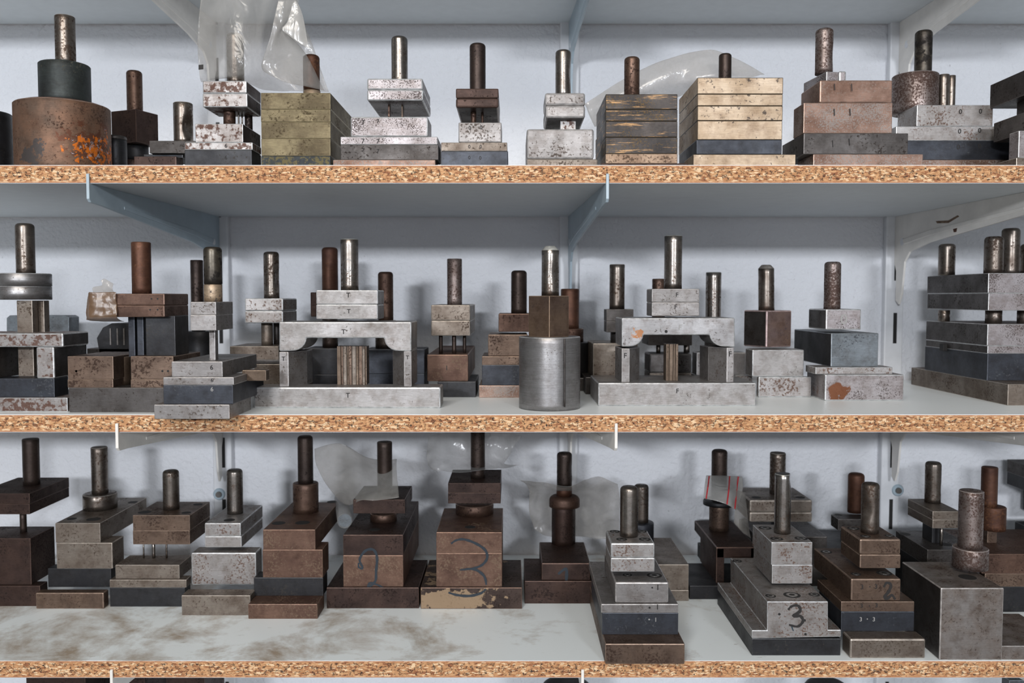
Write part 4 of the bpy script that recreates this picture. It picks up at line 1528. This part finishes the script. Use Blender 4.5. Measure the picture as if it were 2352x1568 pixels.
t = Th('punch_die_set', 'grey tool stamped 1 on a long dark base overhanging the shelf edge', 3, 1480, by=1525, grp=G3)
t.b('base_plate', 1390, 1573, 1478, 'steel_brown', xs=1352, L=0.14, bev=0.0011)
t.b('die_plate', 1383, 1558, 1407, 'blue_black', yb=1457, xs=1358, L=0.14)
t.dot(1491, 1422, 4, STAMP_L)
t.text('1', 1506, 1423, 10, STAMP_L)
t.b('guide_plate', 1381, 1558, 1387, 'steel', xs=1352, d=t.box[0].y - t.Y, L=0.14)
t.dot(1492, 1395, 5)
t.text('1', 1510, 1394, 12)
zg = t.zt
t.b('feed_strip', 1362, 1400, 1335, 'steel_mid', y1=1353, d=0.17, L=0.05)
t.zt = zg
t.b('stripper_block', 1413, 1536, 1337, 'steel', yb=1384, xs=1388, L=0.09, bev=0.0016)
t.dot(1498, 1349, 4)
t.text('1', 1511, 1349, 13)
t.hole(1441, 1320, 22)
t.hole(1503, 1321, 36)
t.b('punch_plate', 1403, 1504, 1281, 'silver', y1=1313, xs=1391, d=t.box[0].y - t.Y + 0.012, L=0.07, bev=0.0012)
t.b('top_plate', 1403, 1504, 1247, 'silver', xs=1391, d=t.box[0].y - t.Y, L=0.07, bev=0.0018)
t.hole(1428, 1238, 26)
t.hole(1481, 1238, 28)
t.hole(1412, 1220, 24)
t.hole(1474, 1220, 24)
t.c('shank', 1424, 1466, 1116, 'shank_bright', yb=1230, tip='r')

t = Th('punch_die_set', 'grey block tool with round collar and bluish shank, behind the tool on the overhanging base', 3, 1530, by=1380, grp=G3)
t.b('base_plate', 1470, 1582, 1355, 'steel_mid', L=0.1)
t.b('die_block', 1470, 1582, 1296, 'steel_mid', L=0.12, xs=1440)
t.c('collar', 1436, 1502, 1198, 'blue_black', d=0.06, tip='f')
t.c('shank', 1456, 1490, 1112, 'shank_grey', d=0.06, tip='r')

t = Th('punch_die_set', 'dark arched block tool with red-striped plastic strip around its shank', 3, 1660, by=1376, grp=G3)
t.b('base_plate', 1584, 1720, 1345, 'black', L=0.1, d=0.0)
zt = t.zt
t.b('die_leg', 1645, 1664, 1258, 'brown_dark', xs=1608, d=0.01, L=0.05, bev=0.0012)
t.zt = zt
t.b('die_leg', 1724, 1740, 1258, 'brown_dark', d=0.01, L=0.1)
t.zt = zt
t.b('die_leg', 1612, 1640, 1258, 'black', d=0.105, L=0.03)
t.zt = at(1645, 1282, t.Y + 0.01).z
t.b('arch_top', 1645, 1740, 1256, 'brown_dark', xs=1594, d=0.01, L=0.11, bev=0.0014)
t.c('punch_column', 1628, 1676, 1158, 'steel_brown', yb=1215, tip='f', seg=8)
t.c('flange', 1614, 1690, 1148, 'black', d=t.cyl[0].y - t.Y, tip='f')
t.c('shank', 1634, 1671, 1032, 'shank_dark', d=t.cyl[0].y - t.Y, tip='r')
sh = t

t = Th('punch_die_set', 'tool with two wide rounded dark plates on its head, behind the number 3 tool', 3, 1795, Y=1.2, grp=G3)
t.b('base_plate', 1740, 1900, 1232, 'steel_dark', L=0.1, bev=0.0012, yb=None)
t.c('punch', 1770, 1810, 1195, 'black', d=0.04, tip='f')
t.b('punch_plate', 1722, 1866, 1176, 'steel_mid', y1=1199, d=-0.01, L=0.08, bev=0.0022)
t.b('top_plate', 1722, 1866, 1148, 'steel_mid', d=-0.01, L=0.08, bev=0.0022)
t.hole(1737, 1142, 22, screw=False)
t.hole(1838, 1142, 22, screw=False)
t.c('shank', 1768, 1805, 1039, 'shank_grey', d=0.03, tip='f')

t = Th('punch_die_set', 'long bright tool marked with a black handwritten 3 on its stepped die', 3, 1830, by=1505, grp=G3)
t.b('base_plate', 1727, 1931, 1466, 'black', near='l', L=0.165)
zt = t.zt
t.p('stepped_die', [(1727, 1466), (1727, 1447), (1762, 1447), (1762, 1381), (1902, 1381), (1902, 1446), (1932, 1446), (1932, 1462)][::-1], 'silver', d=0.0, L=0.165, bev=0.0008)
t.mark([(1810, 1400), (1818, 1392), (1832, 1390), (1838, 1402), (1822, 1414), (1838, 1414), (1844, 1426), (1832, 1438), (1812, 1434)], 7, STAMP)
t.mark([(1818, 1438), (1822, 1448)], 2.5, INK, 'ink_drip')
for x, y in ((1848, 1424), (1790, 1410), (1850, 1456)):
    t.dot(x, y, 6)
for x, y, w in ((1770, 1368, 25), (1819, 1366, 40), (1870, 1365, 26)):
    t.hole(x, y, w)
t.hole(1693, 1288, 22)
t.b('punch_plate', 1773, 1866, 1297, 'silver', y1=1340, xs=1730, d=0.05, L=0.09)
t.b('top_plate', 1772, 1866, 1245, 'silver', xs=1728, d=0.05, L=0.09)
t.hole(1784, 1237, 30)
t.hole(1840, 1236, 30)
t.hole(1757, 1212, 30)
t.c('shank', 1779, 1818, 1087, 'shank_bright', yb=1223, tip='f', dents=[(0.92, -0.4, 0.25, 0.15)])

t = Th('punch_die_set', 'dark rusty shank on a dark plate beside the right upright, behind the 3.3 tool', 3, 1960, Y=1.19, grp=G3)
t.b('base_plate', 1905, 2030, 1262, 'black', L=0.1)
t.c('punch', 1930, 1980, 1215, 'black', d=0.05, tip='f')
t.b('punch_plate', 1925, 2020, 1192, 'steel_dark', y1=1218, xs=1908, L=0.08, d=0.0)
t.hole(1926, 1182, 18, screw=False)
t.c('shank', 1947, 1986, 1086, 'shank_rust', d=0.04, tip='r')

t = Th('punch_die_set', 'brownish tool stamped 3.3 with a black handwritten 2', 3, 2030, by=1512, grp=G3)
t.b('base_plate', 1953, 2126, 1467, 'steel_mid', xs=1934, L=0.06, bev=0.0018)
t.b('die_plate', 1932, 2100, 1404, 'blue_black', yb=1449, xs=1880, L=0.14)
for x, y, c_ in ((1977, 1422, '3'), (2007, 1422, '3')):
    t.text(c_, x, y, 10, STAMP_L)
t.dot(1992, 1421, 3, STAMP_L)
t.b('guide_plate', 1932, 2100, 1381, 'steel_brown', xs=1876, d=t.box[0].y - t.Y, L=0.14)
for x, y, c_ in ((1979, 1391, '3'), (2013, 1390, '3')):
    t.text(c_, x, y, 10)
t.dot(1997, 1391, 3)
t.b('stripper_block', 1955, 2069, 1329, 'steel_brown', yb=1379, xs=1868, L=0.12, bev=0.0014)
for x, y, c_ in ((1980, 1348, '3'), (2012, 1347, '3')):
    t.text(c_, x, y, 11)
t.dot(1998, 1347, 3)
t.mark([(2030, 1348), (2036, 1338), (2046, 1342), (2042, 1356), (2032, 1370), (2038, 1374), (2048, 1366), (2056, 1376)], 7, STAMP)
t.hole(1966, 1318, 24)
t.hole(2031, 1316, 36)
t.hole(1898, 1267, 26)
t.b('punch_plate', 1975, 2069, 1273, 'steel_brown', y1=1305, xs=1930, d=t.box[0].y - t.Y + 0.02, L=0.08, bev=0.0013)
t.b('top_plate', 1975, 2069, 1238, 'steel_brown', xs=1930, d=t.box[0].y - t.Y, L=0.08, bev=0.0018)
t.hole(1988, 1231, 24)
t.hole(2043, 1230, 22)
t.hole(1960, 1213, 28)
t.c('shank', 1978, 2021, 1108, 'shank_grey', yb=1222, tip='r', dents=[(0.45, -2.3, 0.2, 0.2)])

t = Th('punch_die_set', 'small grey two-plate head on thin punches above a broad dark base, right of the upright', 3, 2150, Y=1.1, grp=G3)
t.b('base_plate', 2130, 2250, 1300, 'black', xs=2056, L=0.15)
t.b('stripper_plate', 2130, 2250, 1262, 'steel_dark', xs=2056, L=0.15)
t.hole(2078, 1226, 26, screw=False)
t.hole(2172, 1250, 28, screw=False)
zt = t.zt
t.b('punch', 2141, 2160, 1212, 'black', d=0.03, L=0.03, xs=2118)
t.zt = zt
t.c('guide_pin', 2158, 2166, 1212, 'shank_bright', d=0.02, tip='f', seg=12)
t.b('punch_plate', 2142, 2205, 1193, 'steel_mid', y1=1213, xs=2084, d=0.01, L=0.09)
t.b('top_plate', 2142, 2205, 1174, 'steel_mid', xs=2084, d=0.01, L=0.09)
t.c('shank', 2124, 2163, 1060, 'shank_grey', d=0.06, tip='r', dents=[(0.35, 0.0, 0.12, 0.2)])

t = Th('punch_die_set', 'massive scratched grey block with flat-topped shank and thick collar at the right', 3, 2240, by=1515, grp=G3)
t.b('foot_plate', 2165, 2460, 1483, 'block_mottled', L=0.1)
t.zt = t.z0
t.b('die_block', 2161, 2306, 1350, 'block_mottled', side='steel_dark', xs=2070, L=0.12, bev=0.0012, d=-0.001)
t.hole(2222, 1325, 40, screw=False)
for a, b_ in ((2223, 2228), (2236, 2242)):
    zt = t.zt
    t.c('punch_pin', a, b_, 1298, 'shank_grey', yb=1310, tip='f', seg=10, keep=True)
dd = t.cyl[0].y - t.Y
t.c('collar', 2185, 2272, 1256, 'shank_spot', y1=1302, d=dd, tip='f', seg=44)
t.c('shank', 2201, 2261, 1126, 'shank_spot', d=dd, tip='f')

t = Th('punch_die_set', 'red-brown collared shank on a rusty block, behind the massive grey block', 3, 2310, Y=1.1, grp=G3)
t.b('base_plate', 2262, 2480, 1347, 'black', L=0.12)
t.b('die_plate', 2262, 2480, 1317, 'steel_brown', L=0.12)
t.b('stripper_block', 2256, 2480, 1272, 'brown', L=0.12)
t.b('punch', 2268, 2290, 1214, 'steel_brown', d=0.05, L=0.012)
t.c('collar', 2250, 2312, 1162, 'shank_rust', y1=1215, d=0.055, tip='f')
t.c('shank', 2253, 2293, 1072, 'shank_rust', d=0.055, tip='f')

t = Th('punch_die_set', 'black plates cut off by the right frame edge behind the red-brown collared shank', 3, 2400, Y=1.225, grp=G3)
t.b('base_plate', 2360, 2560, 1300, 'black', L=0.14, xs=2330)
t.b('die_block', 2360, 2560, 1210, 'black', L=0.14, xs=2330)
t.b('punch', 2400, 2500, 1130, 'black', L=0.08, d=0.05)
t.b('punch_plate', 2385, 2560, 1108, 'black', y1=1138, xs=2312, L=0.14)
t.b('top_plate', 2385, 2560, 1078, 'steel_dark', xs=2312, L=0.14)

# tops of things standing on the board below, just peeping under the lower shelf
G4 = 'tools below the lower shelf'
for x0, x1, y0, Y, lab in ((60, 196, 1552, 1.15, 'dark block peeping out below the lower shelf at the far left'),
                           (296, 332, 1553, 1.2, 'narrow dark block below the lower shelf beside the bracket tip'),
                           (382, 470, 1554, 1.15, 'dark square block below the lower shelf right of the bracket tip')):
    t = Th('punch_die_set', lab, 4, (x0 + x1) / 2, Y=Y, grp=G4)
    t.b('base_plate', x0 - 15, x1 + 15, 1800, 'brown_dark', L=0.08)
    t.b('die_block', x0, x1, y0, 'brown_dark', L=0.08, d=0.003)
for x0, x1, y0, lab in ((1238, 1364, 1562, 'black round die below the lower shelf behind the edge-on bracket tip'), (1842, 1956, 1563, 'brown round die below the lower shelf near the right upright')):
    t = Th('round_die', lab, 4, (x0 + x1) / 2, Y=1.15, grp=G4)
    t.c('drum', x0 - 6, x1 + 6, 1640, 'brown_dark', d=0.03, tip='f', seg=48)
    t.c('cap', x0, x1, y0 + 4, 'black', d=0.03, tip='r', seg=48)
t = Th('steel_plate', 'blue-grey sheet below the lower shelf at the right frame edge', 4, 2340, Y=1.05, cat='plate', grp=G4)
t.b('plate', 2318, 2520, 1562, 'blue_grey', L=0.2, xs=2300)

# ---------------------------------------------------------------- plastic bags and films
GB = 'plastic bags over the tools'
Ya = F + 0.02
bag, og = sheet('plastic_bag', [[(466, -60, Ya), (540, -60, Ya - .01), (620, -60, Ya), (668, -60, Ya + .01), (690, -60, Ya + .02)], [(460, 40, Ya), (540, 45, Ya - .02), (600, 40, Ya - .005), (640, 30, Ya + .015), (686, 30, Ya + .03)],
                            [(455, 120, Ya), (540, 125, Ya - .024), (596, 120, Ya - .01), (622, 90, Ya + .02), (704, 70, Ya + .04)], [(457, 170, Ya + .0), (540, 172, Ya - .02), (600, 178, Ya), (650, 150, Ya + .03), (726, 120, Ya + .05)],
                            [(462, 187, Ya + .004), (540, 180, Ya - .012), (602, 205, Ya + .04), (690, 209, Ya + .03), (757, 211, Ya + .05)]],
            FILM1, 'large milky plastic bag hanging over the rust-spotted silver tool stamped 6', 'plastic bag', GB, amp=0.005, freq=16, seed=1.3, sub=9)
sheet('folded_flap', [[(672, 8, Ya - .002), (680, 2, Ya - .002), (690, 20, Ya)], [(660, 50, Ya - .004), (684, 48, Ya - .004), (700, 56, Ya)], [(649, 70, Ya - .004), (680, 90, Ya - .004), (708, 102, Ya)],
                    [(690, 96, Ya - .002), (700, 106, Ya - .002), (716, 112, Ya)]], FILM3, amp=0.0015, freq=40, parent=bag, origin=og)
sheet('second_layer', [[(640, 0, Ya - .006), (656, 0, Ya - .005), (680, 0, Ya)], [(628, 50, Ya - .008), (645, 56, Ya - .006), (664, 40, Ya)], [(618, 92, Ya - .008), (634, 90, Ya - .006), (652, 66, Ya)],
                     [(601, 146, Ya - .004), (640, 150, Ya), (700, 120, Ya + .02)], [(606, 165, Ya), (660, 190, Ya), (745, 208, Ya + .04)]], FILM1, amp=0.002, freq=30, parent=bag, origin=og)
bm = prism_bm([at(x, y, Ya - 0.012) - og for x, y in ((456, 149), (467, 148), (467, 159), (456, 160))], Vector((0, 0.0003, 0)), 0)
bm_obj('printed_square', bm, [STAMP], bag)

Yb = F + 0.13
bag, og = sheet('plastic_bag', [[(1340, 240, Yb), (1420, 190, Yb), (1500, 148, Yb), (1580, 122, Yb), (1640, 116, Yb), (1700, 140, Yb), (1756, 170, Yb - .02)],
                            [(1345, 245, Yb), (1420, 205, Yb - .01), (1500, 175, Yb - .02), (1580, 150, Yb - .02), (1640, 140, Yb - .02), (1690, 160, Yb - .02), (1745, 172, Yb - .03)],
                            [(1350, 258, Yb - .005), (1420, 225, Yb - .02), (1500, 205, Yb - .02), (1560, 190, Yb - .02), (1630, 172, Yb - .04), (1680, 174, Yb - .04), (1730, 176, Yb - .04)],
                            [(1366, 290, Yb), (1420, 260, Yb), (1490, 240, Yb), (1555, 224, Yb - .0), (1600, 200, Yb - .02), (1660, 180, Yb - .04), (1720, 177, Yb - .04)]],
            FILM2, 'grey plastic film draped behind the tan-banded stack and over the golden plates', 'plastic bag', GB, amp=0.004, freq=18, seed=4.1, creases=0.8)

Yl = 1.15
sheet('plastic_bag', [[(722, 1030, Yl + .06), (780, 1018, Yl + .05), (840, 1050, Yl + .05), (880, 1056, Yl + .04), (912, 1054, Yl + .04)], [(728, 1070, Yl + .04), (780, 1070, Yl + .03), (830, 1080, Yl + .02), (880, 1088, Yl + .004), (912, 1088, Yl)],
                      [(752, 1115, Yl + .03), (790, 1115, Yl + .01), (830, 1115, Yl - .006), (864, 1120, Yl - .022), (914, 1118, Yl - .02)], [(782, 1155, Yl + .02), (802, 1160, Yl), (832, 1148, Yl - .03), (864, 1150, Yl - .042), (916, 1142, Yl - .045)]],
      FILM2, 'milky plastic bag speared on the shank above the blue handwritten 2', 'plastic bag', GB, amp=0.003, freq=22, seed=6, sub=8)
Ym = 1.15
sheet('plastic_bag', [[(984, 1000, Ym + .05), (1040, 992, Ym + .05), (1100, 990, Ym + .06), (1160, 992, Ym + .06), (1200, 1000, Ym + .06)], [(980, 1040, Ym + .03), (1030, 1035, Ym + .03), (1096, 1040, Ym + .05), (1140, 1045, Ym + .05), (1166, 1050, Ym + .06)],
                      [(984, 1066, Ym + .02), (1030, 1068, Ym + .0), (1096, 1066, Ym + .04), (1140, 1066, Ym + .03), (1160, 1066, Ym + .05)], [(1000, 1079, Ym + .01), (1040, 1085, Ym - .02), (1096, 1083, Ym - .025), (1150, 1075, Ym), (1192, 1068, Ym + .04)]],
      FILM, 'shiny clear plastic bag around the shank above the blue handwritten 3', 'plastic bag', GB, amp=0.005, freq=30, seed=8, sub=9, creases=1.2)
Yn = 1.235
sheet('plastic_bag', [[(1195, 1104, Yn - .04), (1250, 1110, Yn - .05), (1300, 1117, Yn - .065), (1340, 1104, Yn - .05), (1375, 1092, Yn), (1420, 1112, Yn + .02)], [(1215, 1125, Yn), (1250, 1135, Yn + .02), (1300, 1140, Yn + .03), (1340, 1135, Yn + .03), (1380, 1130, Yn + .03), (1422, 1140, Yn + .03)],
                      [(1218, 1180, Yn + .02), (1250, 1185, Yn + .04), (1300, 1185, Yn + .05), (1340, 1185, Yn + .05), (1380, 1185, Yn + .04), (1422, 1190, Yn + .04)], [(1226, 1215, Yn + .04), (1255, 1228, Yn + .05), (1300, 1232, Yn + .06), (1340, 1232, Yn + .06), (1380, 1236, Yn + .05), (1424, 1235, Yn + .05)]],
      FILM2, 'crumpled plastic bag spread behind the flanged six-sided column', 'plastic bag', GB, amp=0.006, freq=24, seed=10, sub=8, creases=1.1)
Yr = sh.Y + 0.03
strip, og = sheet('plastic_bag', [[(1622, 1092, Yr + .03), (1650, 1092, Yr + .04), (1680, 1093, Yr + .04), (1705, 1095, Yr + .04)], [(1618, 1118, Yr), (1650, 1122, Yr), (1680, 1124, Yr), (1706, 1125, Yr + .02)],
                         [(1616, 1144, Yr - .012), (1645, 1150, Yr - .02), (1672, 1160, Yr - .02), (1690, 1172, Yr - .01)]],
                 FILM3, 'whitish zip bag strip with red lines pulled over a dark shank', 'plastic bag', GB, amp=0.001, freq=30, seed=12)
for pts in ([(1629, 1093, .03), (1626, 1118, -.001), (1622, 1145, -.014)], [(1676, 1093, .038), (1674, 1124, -.002), (1670, 1158, -.022)], [(1696, 1094, .038), (1692, 1126, .008), (1688, 1168, -.014)]):
    V, Fc = [], []
    for i in range(11):
        u = i / 10 * 2
        k = min(int(u), 1)
        w = u - k
        x, y, dd = (pts[k][c_] * (1 - w) + pts[k + 1][c_] * w for c_ in range(3))
        for sx in (-1.5, 1.5):
            V.append(at(x + sx, y, Yr + dd - 0.0022) - og)
        if i:
            Fc.append((2 * i - 2, 2 * i - 1, 2 * i + 1, 2 * i))
    link_mesh('red_line', V, Fc, [RED], strip)
sheet('hanging_tail', [[(1690, 1125, Yr), (1705, 1128, Yr + .01), (1712, 1130, Yr + .02)], [(1688, 1170, Yr - .01), (1706, 1180, Yr), (1716, 1185, Yr + .02)], [(1684, 1200, Yr), (1704, 1220, Yr), (1724, 1236, Yr + .02)]],
      FILM2, amp=0.003, freq=40, parent=strip, origin=og)

# clear tube lying between the collared tool and the number 2 block
q0 = at(792, 1196, 1.14)
q1 = at(783, 1145, 1.30)
bm = bmesh.new()
dv = q1 - q0
mt = Matrix.Translation((dv) / 2) @ dv.to_track_quat('Z', 'Y').to_matrix().to_4x4()
bmesh.ops.create_cone(bm, cap_ends=False, segments=24, radius1=0.0098, radius2=0.0098, depth=dv.length, matrix=mt)
smooth_by_angle(bm)
tb = bm_obj('plastic_tube', bm, [FILM], None)
tb.location = q0
md = tb.modifiers.new('wall', 'SOLIDIFY')
md.thickness = 0.0008
props(tb, 'short clear plastic tube lying between two rusty tools', 'tube')
bm = bmesh.new()
bmesh.ops.create_cone(bm, cap_ends=True, segments=24, radius1=0.0088, radius2=0.0088, depth=0.002, matrix=Matrix.Translation(dv * 0.02) @ dv.to_track_quat('Z', 'Y').to_matrix().to_4x4())
bm_obj('tube_cap', bm, [M['blue_grey'][0]], tb)
